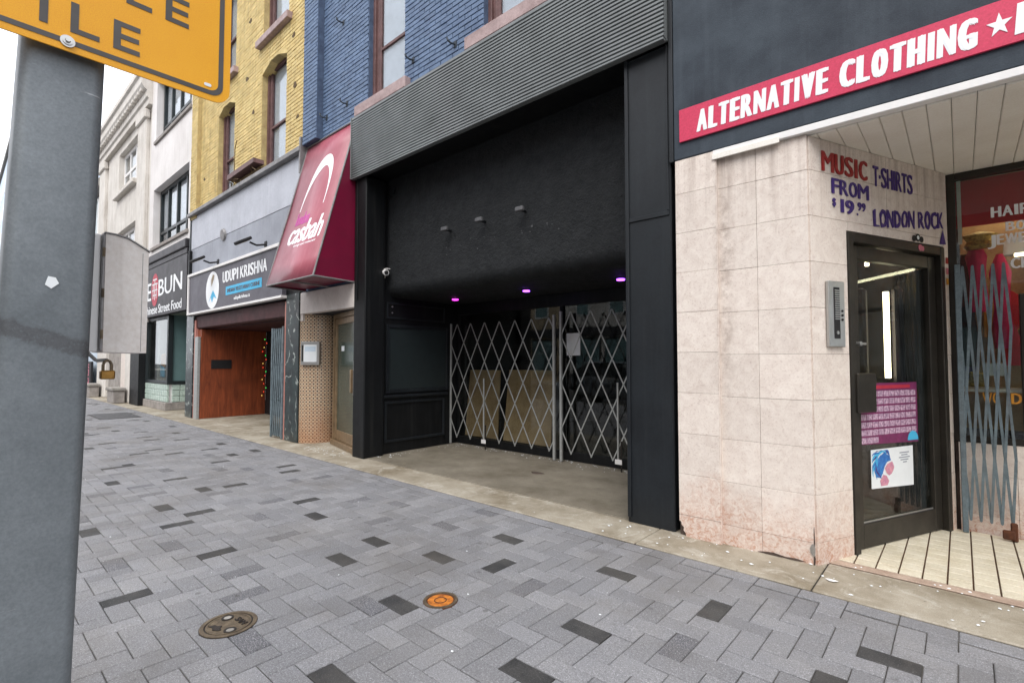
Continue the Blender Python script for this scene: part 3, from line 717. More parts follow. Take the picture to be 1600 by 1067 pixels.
# shop interior
shop_in = MB().box(-3.0, 6, 8.38, 8.40, 0, 2.9).box(-1.2, -1.18, 4.4, 8.38, 0, 2.9).box(-1.3, 6, 4.3, 8.4, -.02, .003).box(-1.3, 6, 5.47, 8.4, 2.94, 2.96).build('shop_interior', 'interior', shop)
for (x0, x1, z0, z1) in ((-.655, -.60, 1.15, 2.148), (-.82, -.78, 2.47, 2.525), (-.66, -.59, 2.49, 2.52), (-.42, -.25, 2.41, 2.455), (.40, 1.1, 2.37, 2.41)):
    MB().box(x0, x1, 7.2, 7.23, z0, z1, .004).build('tube_or_fill_light', 'tube', shop)
for (x0, x1, y_, z0, z1) in ((-.58, -.48, 7.22, 1.0, 2.2), (-.2, .1, 6.9, .8, 2.1), (-.95, -.8, 7.0, .3, 2.2), (.3, .8, 7.0, .6, 1.9)):
    MB().box(x0, x1, y_, y_ + .2, z0, z1, .03).build('clothes_rail_stack', 'leather', shop)
MB().box(-.2, 3, SF + .08, SF + .09, 2.44, 2.82).build('red_banner', 'banner_red', shop)
MB().box(0.01, .035, SF + .05, SF + .07, 2.3, 2.82).build('curtain_edge', 'cream', shop)
# things on show in the window
def garment(name, x, y, z0, z1, w, mat, label, cat):
    mb = MB(); prof = [(0, .75), (.2, .95), (.45, .7), (.62, .85), (.8, 1.0), (.9, .7), (1, .3)]
    n = 14; v = []; f = []
    for i, (t_, k) in enumerate(prof):
        for a in range(n):
            an = 2 * math.pi * a / n; rr = w / 2 * k * (1 + .12 * math.sin(an * 5 + i))
            v.append((x + rr * math.cos(an), y + rr * .55 * math.sin(an), z0 + (z1 - z0) * t_))
    for i in range(len(prof) - 1):
        for a in range(n): f.append((i * n + a, i * n + (a + 1) % n, (i + 1) * n + (a + 1) % n, (i + 1) * n + a))
    f += [tuple(range(n)), tuple(range((len(prof) - 1) * n, len(prof) * n))]
    mb.add(v, f).build(name, mat, None, label, cat, smooth=True)
garment('hanging_shirt', .12, SF + .22, 1.75, 2.32, .13, 'wig_pink', 'hot pink top hanging in the shop window behind the blue gate', 'clothing')
garment('pink_dress', .26, SF + .27, 1.45, 2.22, .13, 'wig_pink', 'second pink garment further back in the shop window', 'clothing')
garment('dark_jacket', .04, SF + .3, 1.3, 2.25, .16, 'leather', 'dark purple garment at the window edge by the door wall', 'clothing')
garment('trinket_bunch', .14, SF + .16, 2.26, 2.40, .22, 'gold', 'bunch of gold trinkets hanging under the red banner', 'jewellery')
garment('patterned_shirt', .45, SF + .2, 1.15, 1.7, .2, 'amber_letter', 'yellow printed shirt low in the shop window', 'clothing')

for (x, z, w_, h_, m, nm, lab, cat_) in ((.47, 1.52, .16, .15, 'amber_letter', 'yellow_box', 'yellow printed box stacked in the shop window beside the gate', 'box'), (.47, 1.36, .17, .13, 'wig_pink', 'magenta_box', 'magenta box below the yellow box in the shop window', 'box'), (.46, 1.20, .15, .14, 'cyan', 'turquoise_box', 'turquoise box at the bottom of the stack in the shop window', 'box'), (.2, 1.28, .12, .10, 'paper', 'white_card', 'white price card standing in the shop window behind the gate bars', 'card'), (.10, 1.20, .1, .12, 'gold', 'gold_box', 'small gold box standing low in the shop window', 'box')):
    MB().box(x - w_ / 2, x + w_ / 2, SF + .1, SF + .22, z - h_ / 2, z + h_ / 2, .008).build(nm, m, None, lab, cat_)
MB().box(.0, 2.2, SF + .08, SF + .5, 1.10, 1.125, .004).build('display_shelf', 'cream', shop)
MB().box(.02, 2.4, SF + .60, SF + .62, .76, 2.86).build('added_backboard', 'added_backboard', shop)  # board added behind the display as a warm, bright background
for k, (x, z, w_, h_, m) in enumerate(((.06, 1.45, .10, .5, 'ink_purple'), (.33, 1.62, .13, .62, 'banner_red'), (.50, 2.05, .16, .30, 'wig_pink'), (.62, 1.6, .14, .55, 'cyan'), (.20, 1.75, .09, .40, 'amber_letter'), (.74, 2.0, .15, .42, 'gold'), (.36, 2.30, .14, .14, 'paper'), (.56, 1.30, .16, .16, 'weed'))):
    MB().prism([(x - w_ / 2, z - h_ / 2), (x + w_ / 2, z - h_ / 2), (x + w_ * .46, z + h_ * .28), (x + w_ * .3, z + h_ * .44), (x, z + h_ / 2), (x - w_ * .3, z + h_ * .44), (x - w_ * .46, z + h_ * .28)], 'y', SF + .42, SF + .52).build('hanging_garment', m, shop)
MB().box(.05, 1.6, SF + .42, SF + .46, 2.72, 2.745, .004).build('tube_or_fill_light', 'tube', shop)  # unseen tube added at the top of the window to light the display
MB().box(.335, 1.3, SF + .105, SF + .13, 2.165, 2.19, .004).build('tube_or_fill_light', 'tube', shop)
MB().box(-.7, -.66, 5.9, 7.1, 2.72, 2.745, .004).build('tube_or_fill_light', 'tube', shop)  # unseen ceiling tube added to brighten the interior behind the door
# intercom on the splayed wall
ic = thing('intercom_panel', SPL((.215, 0, 1.44)), 'steel door intercom with narrow speaker slot on pink marble by glass door', 'intercom')
MB(SPL).box(.135, .305, .006, .03, 1.443, 1.893, .005).build('face_plate', 'steel', ic)
MB(SPL).box(.185, .245, .0305, .034, 1.50, 1.85, .002).build('speaker_slot', 'ink_black', ic)
for k in range(14): MB(SPL).box(.19, .24, .0342, .037, 1.63 + k * .015, 1.637 + k * .015).build('louvre', 'steel', ic)
for z_ in (1.63, 1.66, 1.69): MB(SPL).cyl((.272, .03, z_), (.272, .036, z_), .008, n=10).build('button', 'ink_black', ic)
MB(SPL).cyl((.215, .034, 1.54), (.215, .038, 1.54), .012, n=10).build('button', 'steel', ic)

# posters on the door glass
def dpos(name, s0, s1, z0, z1, mat, label, cat):
    e = thing(name, SPL(((s0 + s1) / 2, 0, z0)), label, cat)
    MB(SPL).add([(s0, -.0535, z0 + .02), (s1, -.0535, z0), (s1, -.0535, z1), (s0, -.0535, z1), (s0, -.0525, z0 + .02), (s1, -.0525, z0), (s1, -.0525, z1), (s0, -.0525, z1)], [(0, 1, 2, 3), (4, 5, 6, 7), (0, 1, 5, 4), (1, 2, 6, 5), (2, 3, 7, 6), (3, 0, 4, 7)]).build('sheet', mat, e)
    return e
p1 = dpos('magenta_poster', .575, 1.29, .725, 1.185, 'poster_pink', 'magenta poster with rows of small portraits on the shop door glass', 'poster')
for r_ in range(7):
    for k in range(10):
        if (r_ == 6 and k > 2): continue
        a = .585 + k * .069; z = 1.085 - r_ * .056
        MB(SPL).box(a, a + .062, -.0523, -.0518, z, z + .042).build('portrait', 'poster_cell', p1)
MB(SPL).box(.62, 1.2, -.0523, -.0518, 1.142, 1.168).build('heading_band', 'emblem_red', p1)
fan = [(1.22 + .07 * math.cos(t_), .742 + .07 * math.sin(t_)) for t_ in [math.pi * i / 10 for i in range(11)]]
MB(SPL).add([(p[0], -.0515, p[1]) for p in fan] + [(p[0], -.0508, p[1]) for p in fan], [tuple(range(11)), tuple(range(11, 22))]).build('blue_fan_logo', 'cyan', p1)
p2 = dpos('white_poster', .69, 1.214, .40, .70, 'paper', 'white poster with a blue-haired portrait in watercolour below the magenta poster', 'poster')
def blob(pts, mat, nm, par, d=.0518):
    MB(SPL).add([(p[0], -d, p[1]) for p in pts] + [(p[0], -d + .0006, p[1]) for p in pts], [tuple(range(len(pts))), tuple(range(len(pts), 2 * len(pts)))]).build(nm, mat, par)
blob([(.74, .50), (.735, .56), (.76, .62), (.80, .655), (.86, .665), (.91, .645), (.93, .61), (.88, .60), (.85, .57), (.83, .53), (.80, .49)], 'ink_blue', 'painted_hair', p2)
pr_ = random.Random(4)
for k in range(26):                                   # loose brush strands of hair
    a0 = pr_.uniform(.3, 3.5); x, z = .835 + .09 * math.cos(a0), .60 + .075 * math.sin(a0); dr = a0 + 1.5 + pr_.uniform(-.4, .4)
    L_, R_ = [], []; n_ = 9
    for q in range(n_ + 1):
        w_ = .0065 * math.sin(math.pi * (q + .3) / (n_ + .6)) + .0008
        L_.append((x - w_ * math.sin(dr), z + w_ * math.cos(dr))); R_.append((x + w_ * math.sin(dr), z - w_ * math.cos(dr)))
        x += .014 * math.cos(dr); z += .014 * math.sin(dr); dr += .22 * math.sin(q * .9 + k) + .10
    pts = [(min(max(p[0], .70), 1.0), min(max(p[1], .43), .69)) for p in L_ + R_[::-1]]
    blob(pts, ('ink_blue', 'cyan', 'ink_purple', 'ink_blue')[k % 4], 'hair_strand', p2, .0516 - k * .00003)
blob([(.88, .585), (.94, .60), (.955, .58), (.965, .555), (.95, .53), (.93, .51), (.90, .50), (.87, .52), (.85, .555)], 'ink_skin', 'painted_face', p2, .0505)
blob([(.79, .47), (.83, .51), (.87, .50), (.90, .46), (.88, .43), (.80, .43)], 'ink_skin', 'painted_shoulder', p2, .0516)
for k, (a, b) in enumerate(((1.04, 1.16), (1.06, 1.14), (1.03, 1.17), (1.05, 1.15), (1.08, 1.13))): MB(SPL).box(a, b, -.0518, -.0512, .652 - k * .018, .659 - k * .018).build('text_line', 'ink_grey', p2)

# crimson shop sign
sg = thing('shop_sign', (-1.6, F - .05, 3.06), 'long crimson sign reading ALTERNATIVE CLOTHING in heavy white capitals', 'sign')
MB().box(-1.61, 3.4, F - .048, F - .032, 3.066, 3.323, .002).build('sign_panel', 'sign_red', sg)
SGF = frame((0, F - .048, 0), 0)
text('ALTERNATIVE', -1.475, -.60, 3.108, 3.272, SGF, 'letter_white', sg, .15, shear=.05, heavy=True, depth=.001)
text('CLOTHING', -.545, .118, 3.105, 3.272, SGF, 'letter_white', sg, .15, shear=.05, heavy=True, depth=.001)
starp = []
for k in range(10):
    a = math.pi / 2 + k * math.pi / 5; r_ = .068 if k % 2 == 0 else .027
    starp.append((.205 + r_ * .8 * math.cos(a), 3.188 + r_ * math.sin(a)))
MB().prism(starp, 'y', F - .051, F - .0485).build('star', 'letter_white', sg)
MB().prism([(.262, 3.105), (.318, 3.105), (.321, 3.16), (.36, 3.16), (.363, 3.20), (.324, 3.20), (.326, 3.235), (.37, 3.235), (.373, 3.272), (.277, 3.272)], 'y', F - .051, F - .0485).build('letter', 'letter_white', sg)

# ------------------------------------------------------------------ folding lattice gates
def lattice_gate(name, x0, x1, y, z0, z1, pitch, halves, mat, label, group=None, bw_=.015, th=.006, posts=(True, True), foot=None, rust=False):
    """riveted flat bars crossing at every half step; bars end at the posts"""
    e = thing(name, ((x0 + x1) / 2, y, 0), label, 'gate', group)
    dz = (z1 - z0) / halves; dx = pitch / 2; total = halves * dx
    nlo = int((x0 - total) / pitch) - 2; start = x0 + pitch * .5
    k0 = -halves - 2; k = k0
    piv = set()
    while True:
        xa = start + k * pitch
        if xa - total > x1: break
        for sgn in (1, -1):
            a, b = xa, xa + sgn * total; za, zb = z1, z0
            lo, hi = x0 + .01, x1 - .01
            t0, t1 = 0., 1.
            if sgn > 0:
                t0 = max(t0, (lo - a) / (b - a)); t1 = min(t1, (hi - a) / (b - a))
            else:
                t0 = max(t0, (a - hi) / (a - b)); t1 = min(t1, (a - lo) / (a - b))
            if t1 - t0 < .06: continue
            P = lambda t: (a + (b - a) * t, y + sgn * th * .6, za + (zb - za) * t)
            MB().bar(P(t0), P(t1), bw_, th).build('lattice_bar', mat, e)
            for h in range(halves + 1):
                t = h / halves
                if t0 - 1e-6 <= t <= t1 + 1e-6: piv.add((round(P(t)[0], 3), round(P(t)[2], 3)))
        k += 1
    rv = MB()
    for px, pz in sorted(piv): rv.cyl((px, y - th * 1.7, pz), (px, y + th * 1.4, pz), bw_ * .36, n=6)
    rv.build('rivets', mat, e)
    if posts[0]: MB().box(x0 - .02, x0 + .016, y - .018, y + .018, .02, z1 + .02, .004).build('post', mat, e)
    if posts[1]: MB().box(x1 - .016, x1 + .02, y - .018, y + .018, .02, z1 + .04, .004).build('post', mat, e)
    if foot:
        MB().box(foot - .011, foot + .011, y - .026, y - .010, z0 - .03, z0 + .95, .003).build('stay', mat, e)
        MB().box(foot - .035, foot + .06, y - .04, y - .032, z0 - .03, z0 + .03, .003).build('catch', 'white', e)
        MB().cyl((foot + .05, y - .03, .013), (foot + .05, y - .03, z0 + .25), .009, n=8).build('drop_bolt', 'iron_dark', e)
    return e
lattice_gate('lattice_gate', -6.20, -4.10, 5.44, .13, 1.93, .31, 6, 'gate', 'wide grey folding lattice gate across the black recess, left of the double post', 'folding gates across the black recess', foot=-5.42)
lattice_gate('lattice_gate', -3.98, -2.14, 5.44, .13, 1.99, .31, 6, 'gate', 'grey folding lattice gate beside the black pillar, right of the double post', 'folding gates across the black recess', foot=-3.12)
lattice_gate('lattice_gate', .0, .30, 5.31, .12, 2.09, .058, 4, 'gate_blue', 'blue-grey folding gate bunched up in front of the clothing shop window', bw_=.017, th=.006, posts=(True, False))
lattice_gate('lattice_gate', -9.08, -8.66, 3.80, .06, 1.90, .075, 3, 'gate_blue', 'blue-grey folding gate bunched up beside the black marble pilaster', bw_=.03, th=.012, posts=(True, True))

rl = thing('rusty_gate_lock', (.27, 5.28, 0), 'lump of rusty lock and chain at the foot of the bunched blue gate', 'lock')
MB().box(.245, .285, 5.255, 5.29, .016, .15, .008).build('drop_bolt', 'rust_dark', rl); MB().box(.20, .27, 5.235, 5.254, .03, .10, .012).build('lock_case', 'rust_dark', rl)

# ================================================================== blue brick building
blue = thing('blue_brick_building', (-4, F, 0), 'blue painted brick building over a black recessed shopfront', 'building')
W1 = (-6.14, -5.29, 4.97, 7.3); W2 = (-3.84, -2.99, 4.97, 7.3); W3 = (-1.6, -1.665, 4.97, 7.3)
backing(blue, -7.895, -1.705, 4.4, 9.2, F + .004, [W1, W2], 'blue_mortar')
brick_wall(blue, -7.43, -1.71, 4.70, 7.6, F, [W1, W2], 'blue_brick', .0615, .212, 290, seed=2)
MB().box(-7.895, -7.43, F - .105, F, 4.835, 9.2).build('corner_pilaster', 'blue_mortar', blue)
brick_wall(blue, -7.893, -7.432, 4.84, 9.1, F - .106, [], 'blue_brick', .0615, .212, 0, seed=3)
MB().box(-7.9, -1.7, F + .31, 14, 4.43, 9.2).build('upper_wall', 'blue_mortar', blue)
for (x0, x1, z0, z1) in (W1, W2):
    MB().box(x0 - .004, x0 + .05, F + .07, F + .25, z0, z1, .004).box(x0 + .05, x0 + .10, F + .10, F + .25, z0, z1, .004).build('window_jamb', 'brown_frame', blue)
    window(blue, x0 + .10, x1 - .005, z0 + .0, z1, F + .10, 'brown_frame', 'upglass', rails=(5.74,), fw_=.055, fd=.04, blind=(z0 + .06, z1 - .05))
    MB().box(x0 - .22, x1 + .13, F - .095, F + .14, 4.815, 4.965, .008).build('window_sill', 'sill', blue)
for (x, z) in ((-6.83, 6.45), (-6.70, 5.16), (-7.30, 5.14), (-4.30, 5.03), (-5.10, 5.17)):
    yb = F - .005
    hk = MB().tube([(x, yb, z), (x, yb - .07, z - .015), (x - .02, yb - .10, z + .01), (x - .04, yb - .10, z + .05), (x - .055, yb - .08, z + .06)], .011, 6).box(x - .025, x + .025, yb - .012, yb + .006, z - .04, z + .04, .004)
    hk.build('wall_hook', 'stucco_blue', blue)
# ribbed metal fascia
prof = []; pitch = .0355; zz = 3.955
prof.append((F - .05, 3.935))
while zz < 4.80 - pitch:
    prof += [(F - .10, zz), (F - .10, zz + pitch * .5), (F - .082, zz + pitch * .62), (F - .082, zz + pitch * .88)]; zz += pitch
prof += [(F - .10, zz + .004), (F - .10, 4.805), (F - .02, 4.812), (F - .02, 3.935)]
MB().prism(prof, 'x', -6.405, -1.706).build('ribbed_fascia', 'ribbed', blue)
MB().box(-6.42, -6.406, F - .11, F, 3.93, 4.815, .002).build('fascia_end_cap', 'ribbed', blue)
MB().box(-6.405, -1.706, F - .112, F - .06, 3.915, 3.934, .003).build('fascia_lip', 'ribbed', blue)
MB().box(-6.405, -1.706, F - .02, F + .5, 3.97, 4.42).build('fascia_backing', 'black', blue)
# pillars
MB().box(-2.112, -1.702, F - .005, 4.3, 0, 3.93, .010).build('pillar', 'black_panel', blue)
for z_ in ((2.52, 2.555),): MB().box(-2.075, -1.72, F - .016, F - .006, z_[0], z_[1], .003).build('pillar_band', 'black_panel', blue)
MB().box(-2.108, -2.076, F - .02, F - .006, .05, 3.93, .004).box(-1.737, -1.719, F - .014, F - .006, 2.56, 3.93, .003).build('pillar_bead', 'black_panel', blue)
MB().box(-6.412, -6.12, F - .03, 4.12, 0, 3.93, .012).build('pillar', 'black', blue)
MB().box(-6.35, -6.315, F - .042, F - .031, 2.2, 3.93, .003).build('pillar_bead', 'black', blue)
MB().box(-2.11, -1.71, 4.302, 5.7, 0, 3.5).build('recess_side_wall', 'black', blue)
# left side wall of the recess with its panels
sw = MB().box(-6.41, -6.20, 4.122, 5.7, 0, 3.9).build('recess_side_wall', 'black', blue)
def xframe(y0, y1, z0, z1, w, name, mat='black_panel'):
    X0, X1 = -6.199, -6.178
    MB().box(X0, X1, y0, y0 + w, z0, z1, .004).box(X0, X1, y1 - w, y1, z0, z1, .004).box(X0, X1 - .001, y0 + w, y1 - w, z0, z0 + w, .004).box(X0, X1 - .001, y0 + w, y1 - w, z1 - w, z1, .004).build(name, mat, sw)
xframe(4.18, 5.30, .17, .76, .035, 'panel_moulding'); xframe(4.20, 5.38, .88, 1.88, .05, 'window_moulding'); xframe(4.20, 5.30, 1.96, 2.2, .025, 'vent_moulding')
MB().box(-6.199, -6.16, 4.16, 5.36, .81, .85, .008).build('panel_ledge', 'black_panel', sw)
MB().box(-6.198, -6.193, 4.255, 5.325, .935, 1.825).build('dark_pane', 'black_frame', sw)
for y_, z_ in ((4.30, 2.05), (4.30, 2.14)): MB().cyl((-6.199, y_, z_), (-6.188, y_, z_), .011, n=8).build('bolt', 'steel', sw)
# bulkhead with rolled lower edge, continuing as the recess ceiling
pr = [(4.62, 3.985), (4.205, 3.985), (4.205, 2.50)]
for k in range(1, 13):
    a = math.pi + math.pi / 2 * k / 12; pr.append((4.375 + .17 * math.cos(a), 2.445 + .17 * math.sin(a)))
pr += [(5.75, 2.275), (5.75, 2.5), (4.62, 2.5)]
MB().prism(pr, 'x', -6.198, -2.114).build('bulkhead', 'stucco_black', blue, smooth=True)
MB().box(-6.2, -2.11, 4.63, 5.9, 2.51, 4.42).build('bulkhead_infill', 'black', blue)
# glazed shopfront at the back of the recess
gy = 5.60
gf = MB().box(-6.195, -2.115, gy - .03, gy + .06, .013, .13, .004).box(-6.195, -2.115, gy - .03, gy + .06, 2.10, 2.27, .004)
for x_ in (-6.165, -4.07, -3.0, -2.15): gf.box(x_ - .03, x_ + .03, gy - .028, gy + .06, .13, 2.10, .004)
gf = gf.build('glazed_shopfront', 'black', blue)
for a, b in ((-6.135, -4.10), (-4.04, -3.03), (-2.97, -2.18)): MB().box(a, b, gy, gy + .008, .13, 2.10).build('shopfront_pane', 'glass', gf)
MB().box(-6.4, -1.8, 9.6, 9.62, -.02, 3.0).box(-6.42, -6.40, 5.71, 9.6, -.02, 3.0).box(-1.82, -1.80, 5.71, 9.6, -.02, 3.0).box(-6.4, -1.82, 5.71, 9.6, -.03, .0).box(-6.4, -1.82, 5.91, 9.6, 2.6, 2.62).build('dark_room', 'interior', blue)
# boards leaning inside the glass
for (a, b, top, lab, lean) in ((-6.07, -5.36, 1.20, 'narrow bare plywood sheet leaning behind the gate, by the recess side wall', .10), (-5.22, -4.33, 1.21, 'wider bare plywood sheet leaning behind the gate, by the double post', .12)):
    MB().add([(a - .02, 5.66, .14), (b, 5.66, .14), (b - .03, 5.66 + lean, top), (a, 5.66 + lean, top), (a - .02, 5.678, .14), (b, 5.678, .14), (b - .03, 5.678 + lean, top), (a, 5.678 + lean, top)],
             [(0, 1, 2, 3), (4, 5, 6, 7), (0, 1, 5, 4), (1, 2, 6, 5), (2, 3, 7, 6), (3, 0, 4, 7)]).build('plywood_sheet', 'plywood', None, lab, 'plywood', 'plywood sheets behind the gate')
MB().box(-4.0, -3.78, gy - .0045, gy - .0025, 1.42, 1.72).build('paper_notice', 'paper', None, 'white paper notice taped to the dark glass behind the gate', 'notice')
# downlights in the recess ceiling
for x_, m, lab in ((-5.57, 'led_magenta', 'small magenta ceiling light in the black recess, nearest the left wall'), (-4.19, 'led_violet', 'small violet ceiling light in the middle of the black recess'), (-2.81, 'led_violet', 'small violet ceiling light beside the black pillar')):
    e = thing('ceiling_light', (x_, 4.97, 2.24), lab, 'light', 'coloured ceiling lights in the recess')
    MB().cyl((x_, 4.97, 2.262), (x_, 4.97, 2.276), .062, n=20).build('trim_ring', 'black', e)
    MB().cyl((x_, 4.97, 2.246), (x_, 4.97, 2.2618), .045, n=20).build('lens', m, e)
# small bracket lamps left from the old sign
for x_, lab in ((-4.80, 'leftmost of the three small bracket lamps on the black bulkhead'), (-4.18, 'middle of the three small bracket lamps on the black bulkhead'), (-3.55, 'rightmost of the three small bracket lamps on the black bulkhead')):
    e = thing('bracket_lamp', (x_, 4.2, 2.97), lab, 'lamp', 'bracket lamps on the bulkhead')
    MB().box(x_ - .012, x_ + .012, 4.11, 4.204, 2.985, 3.01, .003).build('bracket', 'black', e)
    MB().box(x_ - .055, x_ + .055, 4.075, 4.12, 2.98, 3.03, .008).build('lamp_head', 'grate', e)
MB().cyl((-6.06, 4.18, 3.79), (-6.06, 4.204, 3.79), .065, .055, n=18).build('round_vent', 'black_panel', blue)
chips = MB()                                               # paint knocked off the stucco where the old sign hung
for k in range(24):
    x_ = rg.uniform(-4.9, -3.1); z_ = 2.72 + .12 * rg.random() + rg.gauss(0, .05)
    s_ = abs(rg.gauss(0, .003)) + .002; chips.box(x_ - s_, x_ + s_, 4.2018, 4.2045, z_ - s_, z_ + s_)
chips.build('paint_chips', 'grate', blue, kind='stuff')
# security camera
sc = thing('security_camera', (-6.17, 4.16, 2.60), 'small white security camera on the black pillar inside the recess', 'camera')
MB().box(-6.22, -6.05, 4.10, 4.16, 2.655, 2.665, .002).build('sunshield', 'white', sc)
MB().cyl((-6.2, 4.13, 2.63), (-6.06, 4.10, 2.60), .036, .042, 12).build('camera_body', 'white', sc, smooth=True)
MB().cyl((-6.06, 4.10, 2.60), (-6.053, 4.0985, 2.5985), .03, n=12).build('lens', 'ink_black', sc)
MB().cyl((-6.2, 4.16, 2.55), (-6.14, 4.14, 2.60), .014, n=8).build('mount', 'white', sc)
# ---- doorway under the awning
MB().box(-8.07, -6.414, F - .02, F + .1, 2.11, 2.46, .006).build('door_lintel', 'offwhite', blue)
MB().box(-8.09, -6.414, F + .02, F + .35, 2.463, 4.45).build('wall_behind_awning', 'blue_mortar', blue)
MB().box(-8.07, -6.414, F + .102, 4.6, 2.10, 2.14).build('doorway_ceiling', 'interior', blue)
DR = frame((-7.60, 4.14, 0), math.atan2(-.27, 1.18))
dd = MB(DR).box(.0, .07, -.08, .0, .10, 2.095, .004).box(1.12, 1.19, -.08, .0, .10, 2.095, .004).box(.07, 1.12, -.08, -.002, 2.02, 2.095, .004).box(.0, 1.19, -.12, .03, .014, .10, .006).build('street_door', 'door_bronze', blue)
MB(DR).box(.075, .17, -.06, -.015, .105, 2.015, .004).box(1.0, 1.115, -.06, -.015, .105, 2.015, .004).box(.17, 1.0, -.06, -.017, 1.92, 2.015, .004).box(.17, 1.0, -.06, -.017, .105, .26, .004).build('door_leaf_frame', 'door_bronze', dd)
MB(DR).box(.17, 1.0, -.04, -.034, .26, 1.92).build('door_pane', 'dark_green_glass', dd)
MB(DR).box(-.2, 1.3, -.30, -.29, 0, 2.1).build('door_curtain', 'green_curtain', dd)
MB(DR).box(.97, 1.03, -.014, .03, .88, 1.22, .006).build('pull_plate', 'door_bronze', dd)
MB(DR).box(1.07, 1.10, -.014, .012, .85, 1.35, .003).build('lock_strip', 'steel', dd)
MB(DR).box(.36, .5, -.033, -.031, 1.50, 1.58).build('door_sticker', 'paper', dd)
MB().box(-8.4, -6.5, 4.62, 4.64, 0, 2.2).build('doorway_back', 'interior', blue)
# mosaic column: rounded end of the wall beside the door
cx, cy, cr = -8.17, 4.20, .385
n = 36; v = []; f = []
for z_ in (.012, 2.12):
    for i in range(n + 1):
        a = math.pi * 2 * i / n; v.append((cx + cr * math.cos(a), cy + cr * math.sin(a), z_))
for i in range(n): f.append((i, i + 1, n + 1 + i + 1, n + 1 + i))
mc = MB().add(v, f).build('mosaic_column', 'mosaic', blue, smooth=True)
uvl = mc.data.uv_layers.new(name='UVMap')
for lp in mc.data.loops:
    co = mc.data.vertices[lp.vertex_index].co; a = math.atan2(co.y, co.x)
    uvl.data[lp.index].uv = (a * cr, co.z)
MB().box(-8.12, -8.0, F - .005, F + .06, 2.0, 2.11).build('column_cap', 'offwhite', blue)
mbx = thing('menu_case', (-7.9, 3.8, 1.28), 'small steel framed menu case on the mosaic column', 'menu case')
MCF = frame((cx + .385 * math.cos(RAD(-46)), cy + .385 * math.sin(RAD(-46)), 0), RAD(44))
MB(MCF).box(-.15, .15, -.06, .05, 1.28, 1.66, .004).build('case', 'steel', mbx)
MB(MCF).box(-.10, .11, .0505, .053, 1.33, 1.61).build('menu_sheet', 'paper', mbx)
MB(MCF).box(-.13, -.108, .0505, .056, 1.34, 1.60).build('hinge_slot', 'ink_black', mbx)
MB(MCF).box(-.08, .09, .0535, .0545, 1.50, 1.58).build('menu_picture', 'pale_blue', mbx)

# ------------------------------------------------------------------ maroon awning
aw = thing('awning', (-7.17, F, 2.46), 'tall maroon vinyl awning with white arch and casbah lettering over the doorway', 'awning')
xl, xr = -7.90, -6.425; yf, zf, zt = 3.20, 2.49, 4.82; yb = F - .008
front = MB()
nseg = 8; V = []; 
for i in range(nseg + 1):
    t = i / nseg; sag = .018 * math.sin(math.pi * t)
    for x_ in (xl, xr): V.append((x_, yb - .01 + (yf - yb) * t + sag, zt + (zf - zt) * t - sag * .3))
front.add(V, [(2 * i, 2 * i + 1, 2 * i + 3, 2 * i + 2) for i in range(nseg)])
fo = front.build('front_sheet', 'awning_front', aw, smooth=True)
fo.modifiers.new('t', 'SOLIDIFY').thickness = .004
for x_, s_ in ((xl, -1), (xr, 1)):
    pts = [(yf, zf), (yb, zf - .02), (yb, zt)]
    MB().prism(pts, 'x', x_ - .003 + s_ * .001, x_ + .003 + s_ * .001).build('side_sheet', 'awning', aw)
fr_ = MB()
for a, b in (((xl, yf, zf), (xr, yf, zf)), ((xl, yf, zf), (xl, yb, zf - .02)), ((xr, yf, zf), (xr, yb, zf - .02)), ((xl, yf, zf), (xl, yb, zt)), ((xr, yf, zf), (xr, yb, zt)), ((xl, yb - .02, zt), (xr, yb - .02, zt))):
    fr_.cyl(a, b, .013, n=8)
fr_.cyl((xl + .75, yf, zf), (xl + .75, yb, zf - .02), .012, n=8)
fr_.build('frame', 'flashing', aw)
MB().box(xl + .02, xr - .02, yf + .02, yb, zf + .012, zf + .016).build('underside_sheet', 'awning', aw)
# print on the front sheet: its own slanted frame
slo = math.atan2(yb - yf, zt - zf); Ls = math.hypot(yb - yf, zt - zf)
def AWF(p):   # (x, out, h along the slope from the lower edge)
    t = 1 - p[2] / Ls; sag = .018 * math.sin(math.pi * max(0, min(1, t)))
    return (p[0], yf + (yb - .01 - yf) * (p[2] / Ls) + sag - math.cos(slo) * (p[1] + .003), zf + (zt - zf) * (p[2] / Ls) - sag * .3 + math.sin(slo) * (p[1] + .003))
text('casbah', -7.62, -6.62, .62, .98, AWF, 'letter_white', aw, .045, shear=.2)
text('london', -7.52, -7.12, .93, 1.14, AWF, 'pink_print', aw, .03, shear=.1)
text('lounge and restaurant', -7.35, -6.68, .545, .60, AWF, 'letter_white', aw, .04, shear=.1)
text('thecasbah.ca', -7.70, -7.40, .13, .19, AWF, 'letter_white', aw, .03, shear=.1)
V = []; nn = 26
for i in range(nn + 1):                                   # arch: a swelling white stroke
    t = i / nn; a = math.pi * (1.0 - t)
    X = -7.14 + .36 * math.cos(a) + .10 * math.sin(a); Z = 1.12 + .86 * math.sin(a) ** .8 if 0 < t < 1 else 1.12
    w = .012 + .115 * math.sin(a) ** 1.6 * (1.15 - .3 * t)
    nx, nz = math.cos(a), math.sin(a) * .6 + .05; l = math.hypot(nx, nz)
    V += [AWF((X - nx / l * w, .002, Z - nz / l * w)), AWF((X + nx / l * w * .5, .002, Z + nz / l * w * .5))]
MB().add(V, [(2 * i, 2 * i + 1, 2 * i + 3, 2 * i + 2) for i in range(nn)]).build('white_arch', 'letter_white', aw)

